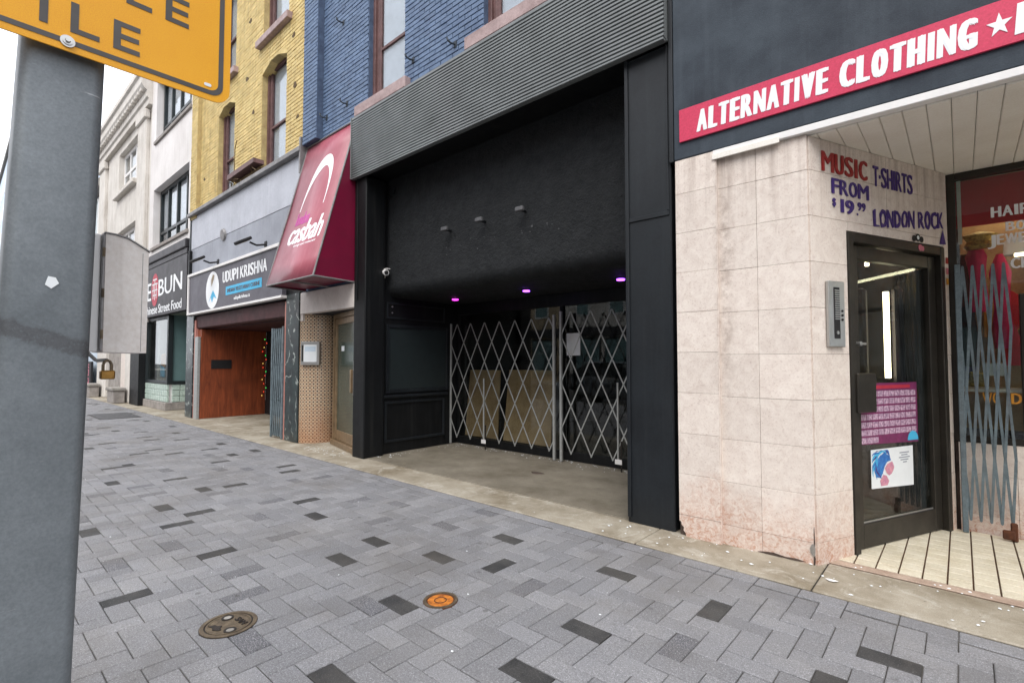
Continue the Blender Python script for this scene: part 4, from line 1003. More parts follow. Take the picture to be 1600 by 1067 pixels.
# ================================================================== yellow brick building
yel = thing('yellow_brick_building', (-10.8, F, 0), 'yellow painted brick building above a grey restaurant fascia', 'building')
YH = [(-9.82, -8.77, 4.6, 6.93), (-12.15, -11.2, 4.6, 6.88), (-9.80, -8.72, 7.46, 9.6), (-12.15, -11.2, 7.46, 9.6)]
backing(yel, -13.74, -7.905, 4.55, 11, F + .004, YH, 'yellow_mortar')
brick_wall(yel, -13.3, -7.905, 4.75, 9.7, F, YH, 'yellow_brick', .066, .225, 290, out=.006, seed=5)
MB().box(-13.74, -13.3, F - .08, F, 4.7, 11).build('corner_pilaster', 'yellow_mortar', yel)
brick_wall(yel, -13.738, -13.302, 4.75, 10.9, F - .081, [], 'yellow_brick', .066, .225, 0, seed=6)
MB().box(-13.74, -7.91, F + .31, 14, 2.6, 11).build('upper_wall', 'yellow_mortar', yel)
for (x0, x1, z0, z1) in YH:
    w_ = x1 - x0
    for s_, xa in ((1, x0), (-1, x1)):                    # stepped heads of the shallow arch
        MB().prism([(xa, z1 + .003), (xa + s_ * w_ * .36, z1 + .003), (xa, z1 - .13)], 'y', F - .004, F + .25).build('arch_haunch', 'yellow_brick', yel)
    MB().box(x0 - .002, x0 + .06, F + .10, F + .28, z0, z1).build('window_jamb', 'brown_frame', yel)
    window(yel, x0 + .06, x1 - .004, max(z0, 4.82), z1, F + .13, 'brown_frame', 'upglass', rails=((max(z0, 4.82) + z1) / 2 - .1,), fw_=.06, blind=(max(z0, 4.82) + .05, z1 - .05))
for (x0, x1) in ((-9.95, -8.58), (-12.3, -11.05)): MB().box(x0, x1, F - .10, F + .12, 7.33, 7.458, .008).build('window_sill', 'sill', yel)
MB().prism([(-11.08, 5.02), (-9.72, 5.05), (-9.74, 5.135), (-11.06, 5.12)], 'y', F - .17, F + .02).build('broken_ledge', 'brown_frame', yel)
MB().box(-10.9, -9.8, F - .05, F + .01, 4.86, 5.02, .02).build('crumbling_brick', 'twig', yel)
tw = MB()
for k in range(7):
    x_ = -10.7 + rg.uniform(-.3, .7); tw.tube([(x_, F - .08, 5.12), (x_ + rg.uniform(-.1, .2), F - .12, 5.35 + rg.random() * .3), (x_ + rg.uniform(0, .35), F - .15, 5.6 + rg.random() * .4)] if k == 0 else [(x_, F - .06, 4.9), (x_ + rg.uniform(-.25, .25), F - .12, 4.95 + rg.uniform(-.1, .15)), (x_ + rg.uniform(-.4, .4), F - .14, 4.9 + rg.uniform(-.08, .1))], .008, 5)
tw.build('dry_weed', 'twig', yel)
# loose iron and holes in the brick face
for (x_, z_) in ((-10.55, 7.0), (-10.45, 8.15), (-8.42, 6.1), (-8.3, 5.5), (-13.0, 5.55), (-8.5, 7.0), (-10.2, 6.2)):
    pts = [(x_ + rg.uniform(.025, .085) * math.cos(q * .7), z_ + rg.uniform(.02, .07) * math.sin(q * .7)) for q in range(9)]
    mb = MB().prism(pts, 'y', F - .011, F + .002)
    mb.build('spalled_patch', 'twig', yel)
# grey fascia panels
for x0, x1 in ((-13.66, -12.2), (-12.2, -10.75), (-10.75, -9.35), (-9.35, -7.98)):
    MB().box(x0 + .003, x1 - .003, F - .06, F + .2, 3.985, 4.755, .004).build('fascia_panel', 'grey_panel', yel)
    MB().box(x0 + .003, x1 - .003, F - .056, F + .2, 3.34, 3.98, .004).build('fascia_panel', 'grey_panel2', yel)
xx = -13.74
while xx < -7.96:
    x2 = min(xx + 1.22, -7.94); MB().box(xx + .002, x2 - .002, F - .15, F + .01, 4.76, 4.85, .01).build('coping', 'flashing', yel); xx = x2
MB().box(-7.975, -7.93, F - .13, F - .01, 4.4, 5.0, .004).build('flashing_end', 'flashing', yel)
MB().box(-13.72, -13.665, F - .08, F + .1, 2.4, 4.755, .004).build('edge_channel', 'black_frame', yel)
MB().box(-13.64, -13.56, F - .12, F - .061, 3.36, 3.95, .005).build('dark_conduit', 'black', yel)
MB().cyl((-11.5, F - .06, 3.99), (-11.5, F - .10, 3.985), .14, .11, 16).build('old_lamp_base', 'flashing', yel)
MB().box(-13.7, -8.1, F - .02, F + .3, 2.40, 3.335).build('sign_backing', 'black', yel)
# recess
MB().box(-13.5, -8.58, 3.84, 4.05, 2.10, 2.398, .02).build('recess_header', 'dark_red', yel)
MB().box(-13.3, -8.5, 4.052, 5.6, 2.08, 2.3).build('recess_ceiling', 'dark_red', yel)
bwall = MB().box(-13.35, -13.10, 3.87, 5.32, .013, 2.079, .004).build('stained_side_wall', 'wood', yel)
MB().box(-13.099, -13.085, 4.08, 4.52, 1.16, 1.37, .003).build('mail_slot', 'ink_black', bwall)
MB().box(-13.1, -8.5, 5.33, 5.39, .013, 2.079).build('recess_back_wall', 'ink_black', yel)
MB().box(-12.3, -12.22, 5.27, 5.33, .013, 2.07, .004).box(-11.1, -11.02, 5.27, 5.33, .013, 2.07, .004).build('door_frame', 'bronze', yel)
MB().box(-8.60, -8.50, 3.95, 5.33, .013, 2.079).build('recess_side_wall', 'dark_red', yel)
MB().box(-8.635, -8.575, F - .02, F + .08, .013, 2.36, .004).build('salmon_trim', 'salmon', yel)
MB().box(-13.45, -13.36, F - .01, F + .06, .013, 2.3, .004).build('salmon_trim', 'salmon', yel)
MB().box(-13.34, -13.12, F - .03, F + .03, .013, 1.90, .004).build('grey_post', 'gate', yel)
MB().box(-8.572, -8.09, F - .03, F + .3, .013, 2.47, .006).build('marble_pilaster', 'veined', yel)
MB().box(-13.97, -13.47, F - .03, F + .3, .006, 2.42, .006).build('marble_pilaster', 'veined', yel)
fl = thing('fairy_lights', (-12.85, 5.25, .5), 'string of tiny coloured lights in the dark restaurant doorway', 'lights')
path = [(-12.96 + .12 * math.sin(k * 1.7), 5.25, 1.88 - k * .1) for k in range(15)]
MB().tube(path, .004, 5).build('cable', 'ink_black', fl)
for k, p in enumerate(path):
    MB().cyl((p[0], p[1] - .02, p[2] - .012), (p[0], p[1] - .02, p[2] + .012), .007, n=8).build('bulb', ('bulb_g', 'bulb_r', 'bulb_y', 'bulb_r')[k % 4], fl)
# restaurant sign
us = thing('restaurant_sign', (-11, 3.75, 2.44), 'charcoal sign reading UDUPI KRISHNA in white with a round emblem', 'sign')
MB().box(-13.58, -8.58, F - .10, F - .022, 2.46, 3.315, .004).build('sign_panel', 'sign_grey', us)
MB().box(-13.64, -8.55, F - .13, F - .02, 3.317, 3.375, .004).box(-13.64, -8.55, F - .13, F - .02, 2.415, 2.458, .004).box(-13.64, -13.582, F - .128, F - .02, 2.458, 3.317, .004).build('sign_frame', 'white', us)
USF = frame((0, F - .10, 0), 0)
text('UDUPI KRISHNA', -11.40, -9.2, 2.96, 3.185, USF, 'letter_white', us, .07, heavy=True)
MB().box(-11.2, -9.42, F - .104, F - .1005, 2.685, 2.86).build('blue_band', 'cyan', us)
text('INDIAN VEGETARIAN CUISINE', -11.1, -9.5, 2.735, 2.81, frame((0, F - .104, 0), 0), 'sign_grey', us, .06, depth=.002)
text('udupikrishna.ca', -10.75, -9.95, 2.54, 2.63, USF, 'letter_white', us, .04)
def disc(tf, x, z, rx, rz, d, mat, nm, par, n=28):
    V = [(x + rx * math.cos(2 * math.pi * i / n), d, z + rz * math.sin(2 * math.pi * i / n)) for i in range(n)]
    V += [(p[0], d - .003, p[2]) for p in V]
    MB(tf).add(V, [tuple(range(n)), tuple(range(n, 2 * n))] + [(i, (i + 1) % n, n + (i + 1) % n, n + i) for i in range(n)]).build(nm, mat, par)
disc(USF, -12.0, 2.87, .40, .40, .004, 'letter_white', 'round_emblem', us)
MB(USF).prism([(-12.05, 2.95), (-11.93, 3.08), (-11.88, 3.18), (-11.98, 3.2), (-12.08, 3.08)], 'y', .0045, .006).build('emblem_figure', 'tan_print', us)
MB(USF).prism([(-12.2, 2.62), (-12.05, 2.78), (-11.95, 2.86), (-11.85, 2.78), (-11.72, 2.66), (-11.9, 2.72), (-12.0, 2.60), (-12.08, 2.72)], 'y', .0045, .006).build('emblem_robe', 'cyan', us)
# floodlights on arms
for x_, lab in ((-11.82, 'black floodlight on a short arm over the restaurant sign, farther from the awning'), (-9.38, 'black floodlight on a short arm over the restaurant sign, next to the awning')):
    e = thing('floodlight', (x_, F - .1, 3.42), lab, 'floodlight', 'floodlights above the restaurant sign')
    MB().tube([(x_, F - .06, 3.46), (x_, F - .22, 3.42), (x_ + .02, F - .34, 3.45)], .018, 8).build('arm', 'ink_black', e)
    MB().box(x_ - .05, x_ + .05, F - .07, F - .056, 3.40, 3.52, .004).build('wall_plate', 'ink_black', e)
    HF = lambda p, x_=x_: (x_ + p[0], F - .42 + p[1] * .85 - p[2] * .5, 3.47 + p[2] * .85 + p[1] * .5)
    MB(HF).box(-.11, .11, -.16, .10, -.02, .035, .012).build('lamp_housing', 'ink_black', e)
    MB(HF).box(-.09, .09, -.145, .05, -.026, -.021).build('lamp_glass', 'tan_print', e)

# ================================================================== white building with the noodle shop
wb = thing('white_building', (-16, F, 0), 'white rendered building with black framed windows above the noodle shop', 'building')
wy = F + .02
WH = [(-17.45, -14.2, 7.75, 9.55), (-17.55, -14.25, 4.62, 6.33)]
backing(wb, -17.98, -13.745, 4.35, 12, wy, WH, 'white_wall')
for (x0, x1, z0, z1) in WH:
    window(wb, x0, x1, z0, z1, wy + .17, 'black_frame', 'upglass', mull=(x0 + .8, x0 + 1.65, x0 + 2.5), rails=(z0 + .45,), fw_=.1, fd=.08, blind=(z0 + .6, z1 - .1))
    MB().box(x0 - .06, x1 + .06, wy - .05, wy + .16, z0 - .09, z0 - .002, .006).build('window_sill', 'grey_stone', wb)
MB().box(-17.98, -13.75, wy + .31, 14, 2.62, 12).build('upper_wall', 'white_wall', wb)
MB().box(-17.98, -13.99, F - .10, F + .1, 4.12, 4.34, .02).box(-17.98, -13.99, F - .06, F + .1, 3.98, 4.115, .01).build('shop_cornice', 'sign_black', wb)
MB().box(-13.985, -13.74, F - .01, F + .2, 2.43, 4.4, .004).build('drain_channel', 'black_frame', wb)
MB().box(-19.3, -18.22, 3.74, 4.2, .01, 2.58, .01).build('black_pier', 'black', wb)
MB().box(-18.2, -15.9, 3.86, 4.0, .01, .22, .01).box(-16.05, -15.9, 4.0, 5.4, .01, .22, .01).build('stone_plinth', 'grey_stone', wb)
MB().box(-18.2, -15.9, 3.90, 4.02, .71, .80, .008).box(-16.02, -15.9, 4.02, 5.4, .71, .80, .008).build('window_ledge', 'black_frame', wb)
gbm = mesh_of(MB().box(-.09, .09, -.03, .03, -.075, .075, .012), 'glass_block', 'glass_block'); gbs = mesh_of(MB().box(-.03, .03, -.09, .09, -.075, .075, .012), 'glass_block', 'glass_block')
for r_ in range(3):
    for k in range(12): piece('glass_block', gbm, (-18.08 + k * .188, 3.93, .305 + r_ * .16), wb)
    for k in range(6): piece('glass_block', gbs, (-15.95, 4.12 + k * .19, .305 + r_ * .16), wb)
MB().box(-18.2, -15.93, 3.945, 3.96, .22, .71).box(-15.975, -15.96, 3.96, 5.3, .22, .71).build('block_mortar', 'white', wb)
dw = MB().box(-18.2, -18.1, 3.9, 4.0, .8, 2.58, .005).box(-16.02, -15.9, 3.9, 4.02, .8, 2.58, .005).box(-18.1, -16.02, 3.91, 4.0, 2.5, 2.58, .004).build('display_window', 'black_frame', wb)
MB().box(-18.1, -16.02, 3.945, 3.953, .8, 2.5).build('window_pane', 'glass', dw)
MB().box(-15.968, -15.96, 4.02, 5.4, .8, 2.58).build('window_pane', 'teal_glass', dw)
MB().box(-18.2, -15.97, 4.75, 4.78, 0, 2.6).box(-18.2, -13.9, 5.42, 5.45, 0, 2.6).box(-18.2, -13.8, 3.95, 5.45, 2.585, 2.61).build('shop_interior', 'green_curtain', wb)
for (x_, z_, m) in ((-17.75, 1.05, 'cyan'), (-17.7, 1.35, 'amber_letter'), (-17.0, 1.5, 'emblem_red'), (-16.5, 1.1, 'weed'), (-16.4, 1.75, 'paper'), (-17.2, .98, 'weed')):
    MB().box(x_ - .14, x_ + .14, 4.2, 4.3, z_ - .2, z_ + .2, .04).build('window_display_item', m, wb)
MB().box(-15.9, -13.9, 5.38, 5.41, .01, 2.58).build('recess_door', 'teal_glass', wb)
ns = thing('noodle_sign', (-16, F - .06, 2.6), 'black sign with BUN, an oval red emblem and Chinese Street Food in white', 'sign')
MB().box(-17.97, -13.99, F - .05, F + .1, 2.59, 3.975, .006).build('sign_panel', 'sign_black', ns)
NSF = frame((0, F - .05, 0), 0)
text('E', -17.62, -17.22, 3.06, 3.56, NSF, 'letter_white', ns, .03)
text('BUN', -16.45, -14.35, 3.12, 3.57, NSF, 'letter_white', ns, .03)
for w_, a, b in (('Chinese', -17.9, -16.55), ('Street', -16.42, -15.35), ('Food', -15.2, -14.35)): text(w_, a, b, 2.66, 2.90, NSF, 'letter_white', ns, .03)
disc(NSF, -16.82, 3.33, .36, .46, .005, 'emblem_red', 'oval_emblem', ns)
for (a, b, d, e_) in ((-17.0, -16.64, 3.6, 3.64), (-17.08, -16.56, 3.47, 3.51), (-17.0, -16.96, 3.08, 3.5), (-16.84, -16.80, 3.05, 3.64), (-16.68, -16.64, 3.08, 3.5), (-17.08, -16.56, 3.30, 3.34), (-17.02, -16.62, 3.16, 3.2)):
    MB(NSF).box(a, b, .0055, .008, d, e_).build('emblem_stroke', 'letter_white', ns)

# ================================================================== classical stone building and farther ones
cb = thing('stone_building', (-21.8, F, 0), 'pale stone building with a heavy classical cornice beyond the white building', 'building')
CH = [(-22.5, -19.85, 7.25, 8.75), (-22.5, -19.85, 4.0, 5.9)]
backing(cb, -25.5, -17.99, 2.5, 10.2, F + .05, CH, 'beige_stone')
MB().box(-25.5, -18.0, F + .36, 14, 0, 10.2).build('upper_wall', 'beige_stone', cb)
for h in CH:
    window(cb, h[0], h[1], h[2], h[3], F + .2, 'white', 'upglass', mull=(h[0] + .9, h[0] + 1.75), rails=((h[2] + h[3]) / 2,), fw_=.12)
    MB().box(h[0] - .15, h[1] + .15, F - .1, F + .2, h[2] - .16, h[2] - .002, .02).build('window_sill', 'beige_stone', cb)
for x0 in (-25.4, -19.3):
    MB().box(x0, x0 + 1.0, F - .06, F + .06, 2.6, 9.0, .02).build('pilaster', 'beige_stone', cb); MB().box(x0 - .08, x0 + 1.08, F - .12, F + .04, 8.72, 9.0, .03).build('capital', 'beige_stone', cb)
MB().prism([(F + .05, 9.05), (F - .08, 9.05), (F - .08, 9.22), (F - .13, 9.26), (F - .13, 9.45), (F - .2, 9.5), (F - .27, 9.62), (F - .27, 9.85), (F - .33, 9.9), (F - .33, 10.05), (F + .05, 10.2)], 'x', -25.6, -17.95).build('cornice', 'beige_stone', cb)
for k in range(22): MB().box(-25.4 + k * .335, -25.22 + k * .335, F - .24, F - .12, 9.46, 9.6, .01).build('dentil', 'beige_stone', cb)
for (a, b, m, nm) in ((-24.9, -23.3, 'beige_stone', 'stone_pier'), (-23.3, -21.4, 'grey_stone', 'shuttered_door'), (-21.4, -20.25, 'marble', 'stone_panel'), (-20.25, -19.32, 'beige_stone', 'stone_pier')):
    MB().box(a + .01, b - .01, F - .04 if 'pier' in nm else F + .06, F + .35, .008, 2.5, .02).build(nm, m, cb)
MB().box(-25.5, -19.3, F - .06, F + .3, 2.505, 2.75, .03).build('string_course', 'beige_stone', cb)
for (x_, lab) in ((-20.2, 'low grey stone block on the pavement by the black pier'), (-24.3, 'low grey stone block farther along by the pale pier')):
    e = thing('stone_block', (x_, 3.6, 0), lab, 'stone block', 'stone blocks along the far wall')
    MB().box(x_ - .45, x_ + .45, 3.42, 3.72, .011, .40, .02).build('block', 'grey_stone', e); MB().box(x_ - .5, x_ + .5, 3.38, 3.74, .401, .50, .02).build('cap', 'kerb', e)
ks = thing('fashion_sign', (-27.4, 3.78, .1), 'upright dark sign with pink KENZO lettering far down the street', 'sign')
MB().box(-28.6, -26.0, F - .06, F + .02, .1, 1.32, .02).build('sign_panel', 'ink_black', ks)
VF = lambda p: (-26.85 + (p[2] - .5) * 1.0, F - .062 - p[1], 1.22 - p[0])      # reads downwards
text('KENZO', .0, 1.05, .1, 1.0, VF, 'ink_pink', ks, .05, heavy=True)
far = [(-40.5, -25.52, 8.3, 'pale_blue', 'pale blue panelled building beyond the stone cornice', 4.0), (-55, -40.6, 10.5, 'tan_brick', 'tan brick building far along the street', 3.83), (-72, -55.1, 13, 'beige_stone', 'pale building in the far distance of the street', 3.83), (-110, -72.1, 25, 'pale_blue', 'tall pale tower at the far end of the street', 3.83)]
for x0, x1, h, m, lab, y_ in far:
    e = thing('far_building', ((x0 + x1) / 2, y_, 0), lab, 'building', 'buildings far along the street')
    MB().box(x0, x1, y_, 16, 0, h, .05).build('wall', m, e); MB().box(x0 - .02, x1 + .02, y_ - .25, y_ + .3, h + .002, h + .4, .05).build('parapet', 'kerb', e)
    k = 0; x_ = x0 + 1.2
    while x_ < x1 - 1.6:
        z_ = 3.6
        while z_ < h - 1.5:
            w = MB().box(x_, x_ + 1.2, y_ - .03, y_ + .02, z_, z_ + 1.6, .02).build('window', 'white', e); MB().box(x_ + .1, x_ + 1.1, y_ - .04, y_ - .031, z_ + .1, z_ + 1.5).build('pane', 'teal_glass', w); z_ += 3
        x_ += 2.8
# buildings across the street, seen mirrored in the shop glass
opp = [(6, 24, 12, 'tan_brick'), (-7, 5.95, 10, 'red_brick'), (-20, -7.05, 13, 'beige_stone'), (-36, -20.05, 9, 'tan_brick'), (-60, -36.05, 12, 'red_brick')]
olab = ['tan brick building across the street, behind the viewer to the right', 'red brick building across the street opposite the black shopfront', 'pale stone building across the street opposite the restaurant', 'low tan brick building across the street, opposite the stone cornice', 'long red brick building across the street, farthest away']
for (x0, x1, h, m), lab in zip(opp, olab):
    e = thing('opposite_building', ((x0 + x1) / 2, -16.5, 0), lab, 'building', 'buildings across the street')
    MB().box(x0, x1, -26, -16.5, -.1, h, .05).build('wall', m, e); MB().box(x0, x1, -16.7, -16.2, h + .002, h + .5, .05).build('cornice', 'kerb', e)
    MB().box(x0 + .3, x1 - .3, -16.499, -16.3, 2.9, 3.5, .02).build('shop_fascia', 'sign_black', e)
    x_ = x0 + 1
    while x_ < x1 - 1.8:
        g = MB().box(x_ - .3, x_ + 1.9, -16.49, -16.44, .3, 2.8, .02).build('shop_window', 'black_frame', e); MB().box(x_ - .2, x_ + 1.8, -16.438, -16.43, .5, 2.7).build('pane', 'teal_glass', g)
        z_ = 4.3
        while z_ < h - 1.9:
            w = MB().box(x_, x_ + 1.1, -16.49, -16.44, z_, z_ + 1.9, .02).build('window', 'white', e); MB().box(x_ + .1, x_ + 1.0, -16.438, -16.43, z_ + .1, z_ + 1.8).build('pane', 'teal_glass', w); z_ += 3.1
        x_ += 2.5

# ------------------------------------------------------------------ parked car by the kerb (mirrored in the shop glass)
def car(x, y, label):
    e = thing('parked_car', (x, y, -.14), label, 'car')
    z0 = -.14
    sec = [(-2.2, .45, .62, .78), (-2.1, .32, .72, .84), (-1.5, .28, .90, .88), (-.9, .26, .95, .89), (0, .25, .96, .90), (.9, .26, .95, .90), (1.6, .28, .86, .87), (2.05, .32, .74, .82), (2.2, .42, .64, .72)]
    V = []; f = []
    for (sx, lo, hi, w) in sec:
        for (yy, zz) in ((-w + .08, lo), (-w, lo + .12), (-w, hi - .18), (-w + .08, hi), (w - .08, hi), (w, hi - .18), (w, lo + .12), (w - .08, lo)): V.append((x + sx, y + yy, z0 + zz))
    n = 8
    for i in range(len(sec) - 1):
        for a in range(n): f.append((i * n + a, i * n + (a + 1) % n, (i + 1) * n + (a + 1) % n, (i + 1) * n + a))
    f += [tuple(range(n)), tuple(range((len(sec) - 1) * n, len(sec) * n))]
    MB().add(V, f).build('body', 'car_paint', e, smooth=True)
    cab = [(-1.75, .90, .74, .92), (-1.0, 1.36, .62, .94), (-.2, 1.44, .60, .95), (.4, 1.38, .62, .95), (1.25, .92, .76, .9)]
    V = []; f = []
    for (sx, hi, w, lo) in cab: V += [(x + sx, y - .80, z0 + .9), (x + sx, y - w, z0 + hi), (x + sx, y + w, z0 + hi), (x + sx, y + .80, z0 + .9)]
    for i in range(4):
        for a in range(3): f.append((i * 4 + a, i * 4 + a + 1, i * 4 + a + 5, i * 4 + a + 4))
    MB().add(V, f).build('cabin_glass', 'black_frame', e)
    MB().box(x - 1.0, x + .4, y - .58, y + .58, z0 + 1.38, z0 + 1.45, .03).build('roof', 'car_paint', e)
    for sx in (-1.4, 1.35):
        for sy in (-.80, .80):
            w = MB().cyl((x + sx, y + sy - .1, z0 + .32), (x + sx, y + sy + .1, z0 + .32), .32, n=24).build('wheel', 'tyre', e)
            MB().cyl((x + sx, y + sy - .105, z0 + .32), (x + sx, y + sy + .105, z0 + .32), .20, n=16).build('rim', 'steel', w)
    for sy in (-.6, .6): MB().box(x - 2.22, x - 2.16, y + sy - .15, y + sy + .15, z0 + .6, z0 + .72, .02).build('headlight', 'white', e)
car(-8.6, -3.9, 'silver saloon car parked at the kerb, mirrored in the dark shop glass')

# ================================================================== foreground: pole, sign, cabinet
pole = thing('street_pole', (-1.63, .11, 0), 'grey tapered square steel pole in the left foreground', 'pole')
def ring(z):
    t = z / 2.75; cyy = .112 + .0235 * z; w = (.176 - .034 * t) / 2; r_ = .022; out = []
    cxx = -1.552 - w
    for qx, qy, a0 in ((1, 1, 0), (-1, 1, 90), (-1, -1, 180), (1, -1, 270)):
        for k in range(5):
            a = RAD(a0 + 90 * k / 4); out.append((cxx + qx * (w - r_) + r_ * math.cos(a), cyy + qy * (w - r_) + r_ * math.sin(a), z))
    return out
V = []; zs = [-.05, .5, 1.0, 1.5, 2.0, 2.75]; f = []
for z_ in zs: V += ring(z_)
for i in range(len(zs) - 1):
    for a in range(20): f.append((i * 20 + a, i * 20 + (a + 1) % 20, (i + 1) * 20 + (a + 1) % 20, (i + 1) * 20 + a))
f += [tuple(range(20)), tuple(range(100, 120))]
MB().add(V, f).build('shaft', 'pole', pole, smooth=True)
MB().box(-1.80, -1.46, -.04, .27, -.001, .025, .006).build('base_plate', 'iron', pole)
def skin(pts, nm, mat, out=.0012):
    """thin patch lying on the pole's street face, which leans and tapers"""
    n = len(pts); X = -1.5505
    MB().add([(X, p[0], p[1]) for p in pts] + [(X + out, p[0], p[1]) for p in pts], [tuple(range(n)), tuple(range(n, 2 * n))] + [(i, (i + 1) % n, n + (i + 1) % n, n + i) for i in range(n)]).build(nm, mat, pole)
skin([(.139, 1.523), (.150, 1.515), (.163, 1.528), (.157, 1.541), (.144, 1.543)], 'torn_sticker', 'paper')
ts = thing('traffic_sign', (-1.52, .07, 2.06), 'amber traffic sign with charcoal border and letters bolted to the grey pole', 'sign')
def rrect(y0, y1, z0, z1, r_, n=6):
    out = []
    for cy_, cz_, a0 in ((y1 - r_, z1 - r_, 0), (y0 + r_, z1 - r_, 90), (y0 + r_, z0 + r_, 180), (y1 - r_, z0 + r_, 270)):
        for k in range(n + 1): a = RAD(a0 + 90 * k / n); out.append((cy_ + r_ * math.cos(a), cz_ + r_ * math.sin(a)))
    return out
MB().prism(rrect(-.37, .505, 2.064, 2.72, .042), 'x', -1.524, -1.52).build('sign_plate', 'sign_yellow', ts)
o_, i_ = rrect(-.35, .487, 2.080, 2.70, .03), rrect(-.338, .475, 2.092, 2.688, .022)
nb = len(o_); V = [(-1.5195, p[0], p[1]) for p in o_] + [(-1.5195, p[0], p[1]) for p in i_] + [(-1.5188, p[0], p[1]) for p in o_] + [(-1.5188, p[0], p[1]) for p in i_]
MB().add(V, [(2 * nb + i, 2 * nb + (i + 1) % nb, 3 * nb + (i + 1) % nb, 3 * nb + i) for i in range(nb)] + [(i, (i + 1) % nb, 2 * nb + (i + 1) % nb, 2 * nb + i) for i in range(nb)] + [(nb + i, nb + (i + 1) % nb, 3 * nb + (i + 1) % nb, 3 * nb + i) for i in range(nb)]).build('border_line', 'sign_line', ts)
TS = frame((-1.5195, 0, 0), RAD(90))
def block_letter(ch, y0, z0, w, h, t):
    mb = MB(TS)
    mb.box(y0, y0 + t, 0, .0008, z0, z0 + h)
    if ch in 'LE': mb.box(y0 + t, y0 + w, 0, .0008, z0, z0 + t * .85)
    if ch == 'E': mb.box(y0 + t, y0 + w * .96, 0, .0008, z0 + h / 2 - t * .42, z0 + h / 2 + t * .42).box(y0 + t, y0 + w, 0, .0008, z0 + h - t * .85, z0 + h)
    mb.build('letter', 'sign_line', ts)
for ch, y0, z0 in (('I', .111, 2.111), ('L', .164, 2.111), ('E', .243, 2.111), ('L', .266, 2.236), ('E', .348, 2.236)): block_letter(ch, y0, z0, .053, .072, .0145)
MB(TS).cyl((.160, .0005, 2.0855), (.160, .0035, 2.0855), .0135, n=24).cyl((.160, .0035, 2.0855), (.160, .006, 2.0855), .009, n=20).build('washer', 'steel', ts, smooth=True)
MB(TS).cyl((.160, .006, 2.0855), (.160, .0115, 2.0855), .0055, .0045, n=6).build('bolt', 'steel', ts)
MB(TS).prism(rrect(.440, .458, 2.1005, 2.109, .004), 'y', .0005, .001).build('maker_sticker', 'paper', ts)
cabn = thing('pole_cabinet', (-1.76, .30, 1.36), 'weathered pale grey metal box strapped to the side of the pole', 'cabinet')
CT = [(.270, 1.373), (.366, 1.371), (.366, 1.655), (.352, 1.664), (.318, 1.684), (.290, 1.69), (.270, 1.691)]
MB().prism(CT, 'x', -1.86, -1.703).build('box_body', 'cabinet', cabn)
lid = [(.267, 1.692), (.290, 1.691), (.318, 1.685), (.352, 1.665), (.369, 1.655), (.369, 1.658), (.353, 1.668), (.319, 1.688), (.29, 1.694), (.267, 1.695)]
MB().prism(lid, 'x', -1.862, -1.698).build('lid_lip', 'flashing', cabn)
MB().box(-1.722, -1.70, .2625, .2695, 1.375, 1.688, .002).build('hinge_strip', 'flashing', cabn)
for z_ in (1.42, 1.53, 1.64): MB().cyl((-1.699, .266, z_ - .012), (-1.699, .266, z_ + .012), .0035, n=8).build('hinge', 'iron', cabn)
MB().box(-1.84, -1.715, .232, .2615, 1.374, 1.690, .002).build('mounting_channel', 'white', cabn)
MB().box(-1.7026, -1.7018, .352, .353, 1.375, 1.65).build('seam', 'flashing', cabn)
MB().tube([(-1.74, .245, 1.371), (-1.735, .262, 1.35), (-1.724, .284, 1.352)], .005, 6).build('hasp', 'steel', cabn)
pl = thing('padlock', (-1.72, .283, 1.30), 'small tarnished brass padlock hanging below the grey box', 'padlock')
MB().box(-1.732, -1.710, .268, .300, 1.300, 1.324, .003).build('lock_body', 'brass', pl)
MB().tube([(-1.721, .275, 1.322), (-1.721, .275, 1.340), (-1.721, .279, 1.350), (-1.721, .288, 1.350), (-1.721, .293, 1.340), (-1.721, .293, 1.322)], .0036, 8).build('shackle', 'iron', pl)

# ------------------------------------------------------------------ covers in the pavement, grate, litter
def ringmesh(x, y, r0, r1, z0, z1, n=36):
    mb = MB(); V = []
    for r_, z_ in ((r0, z0), (r0, z1), (r1, z1), (r1, z0)):
        for i in range(n): V.append((x + r_ * math.cos(2 * math.pi * i / n), y + r_ * math.sin(2 * math.pi * i / n), z_))
    return mb.add(V, [(k * n + i, k * n + (i + 1) % n, ((k + 1) % 4) * n + (i + 1) % n, ((k + 1) % 4) * n + i) for k in range(4) for i in range(n)])
mh = thing('sewer_cover', (-2.83, .99, 0), 'round worn iron sewer cover lettered SAN in the pavers', 'manhole cover')
X, Y = -2.83, .99
MB().cyl((X, Y, -.004), (X, Y, .003), .133, n=40).build('frame', 'iron_dark', mh)
ringmesh(X, Y, .112, .131, .003, .0065).build('outer_rim', 'iron', mh); ringmesh(X, Y, .095, .104, .003, .006).build('inner_rim', 'iron', mh)
MB().cyl((X, Y, .003), (X, Y, .0045), .094, n=36).build('lid', 'iron', mh)
RT2, FW2 = (.7457, .6663), (-.6663, .7457)
GU = tuple(.79 * a - .61 * b for a, b in zip(RT2, FW2)); GV = (-GU[1], GU[0])
GF = lambda p: (X + p[0] * GU[0] + p[2] * GV[0], Y + p[0] * GU[1] + p[2] * GV[1], .0045 + p[1])
for s_ in (-1, 1):
    q = GF((s_ * .068, 0, -s_ * .023)); ringmesh(q[0], q[1], .019, .029, .0035, .0075, 20).build('lift_pocket', 'iron_dark', mh)
    MB().cyl((q[0], q[1], .004), (q[0], q[1], .0056), .019, n=16).build('pocket_dirt', 'kerb', mh)
text('SAN', -.022, .062, .036, .068, GF, 'iron_dark', mh, .06, base=0, depth=.003)
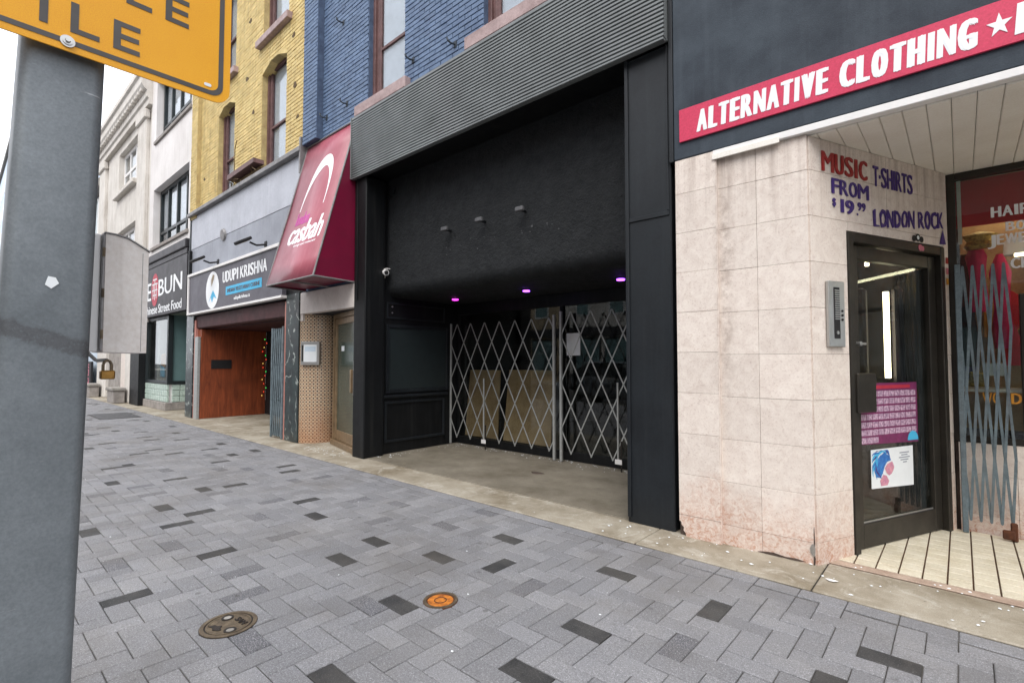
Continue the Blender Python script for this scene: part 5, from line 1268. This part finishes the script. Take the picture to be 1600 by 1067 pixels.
MB(GF).prism([(-.05, -.078), (-.02, -.07), (.0, -.08), (.03, -.066), (.034, -.05), (.012, -.045), (-.004, -.03), (-.018, -.046), (-.04, -.05)], 'y', 0, .003).build('raised_mark', 'iron_dark', mh)
vc = thing('valve_cover', (-2.22, 1.88, 0), 'small rusty orange water valve cover in the pavers', 'valve cover')
X2, Y2 = -2.22, 1.88
MB().cyl((X2, Y2, -.004), (X2, Y2, .0025), .098, n=32).build('frame', 'rust_dark', vc); ringmesh(X2, Y2, .08, .096, .0025, .007, 32).build('rim', 'iron', vc)
MB().cyl((X2, Y2, .0025), (X2, Y2, .0035), .072, .066, n=32).build('lid', 'rust', vc); ringmesh(X2, Y2, .03, .036, .0035, .005, 20).build('raised_ring', 'rust_dark', vc)
gr = thing('tree_grate', (-15.6, 2.72, 0), 'dark rectangular slotted grate set in the far pavement', 'grate')
MB().box(-16.3, -14.7, 2.32, 3.12, -.004, .004, .001).build('grate_frame', 'iron_dark', gr)
for k in range(20): MB().box(-16.27 + k * .078, -16.22 + k * .078, 2.35, 3.09, .0042, .009, .002).build('grate_bar', 'grate', gr)
lit = MB()
for k in range(420):
    w = rg.random()
    if w < .35: x_, y_ = rg.uniform(-6.1, -2.2), 5.55 - abs(rg.gauss(0, .10))
    elif w < .5: x_, y_ = rg.uniform(-7.6, -6.5), rg.uniform(3.6, 4.0)
    elif w < .7: x_, y_ = rg.uniform(-2.2, 1.0), rg.uniform(3.45, 4.0)
    elif w < .8: x_, y_ = -6.1 + abs(rg.gauss(0, .1)), rg.uniform(4.0, 5.5)
    else: x_, y_ = rg.uniform(-12, 0), rg.uniform(.6, 3.8)
    s_ = rg.uniform(.003, .011) * (1 if w < .8 else .7); a = rg.uniform(0, 3.14); zb = .013 if y_ > 3.41 else .002
    lit.add([(x_ + s_ * math.cos(a + q) * (1.5 if q in (0, 3.14) else .8), y_ + s_ * math.sin(a + q), zb) for q in (0, 1.5, 3.14, 4.6)] + [(x_, y_, zb + s_ * .5)], [(0, 1, 4), (1, 2, 4), (2, 3, 4), (3, 0, 4), (0, 1, 2, 3)])
lit.build('litter', 'paper', None, 'tiny pale scraps and flakes scattered on the concrete and pavers', 'litter', kind='stuff')
for x_, y_, rr in ((-.62, 3.62, .03), (-3.8, 4.7, .09)):
    V = [(x_ + rr * (1 + .3 * math.sin(3 * a)) * math.cos(a), y_ + rr * .6 * math.sin(a), .0145) for a in [2 * math.pi * i / 14 for i in range(14)]] + [(x_, y_, .018)]
    MB().add(V, [(i, (i + 1) % 14, 14) for i in range(14)] + [tuple(range(14))]).build('ground_splotch', 'white' if rr < .05 else 'dark_gap', None, 'pale dried lump on the concrete by the marble corner' if rr < .05 else 'dark oily mark on the floor of the black recess', 'stain')
bpy.context.view_layer.update()
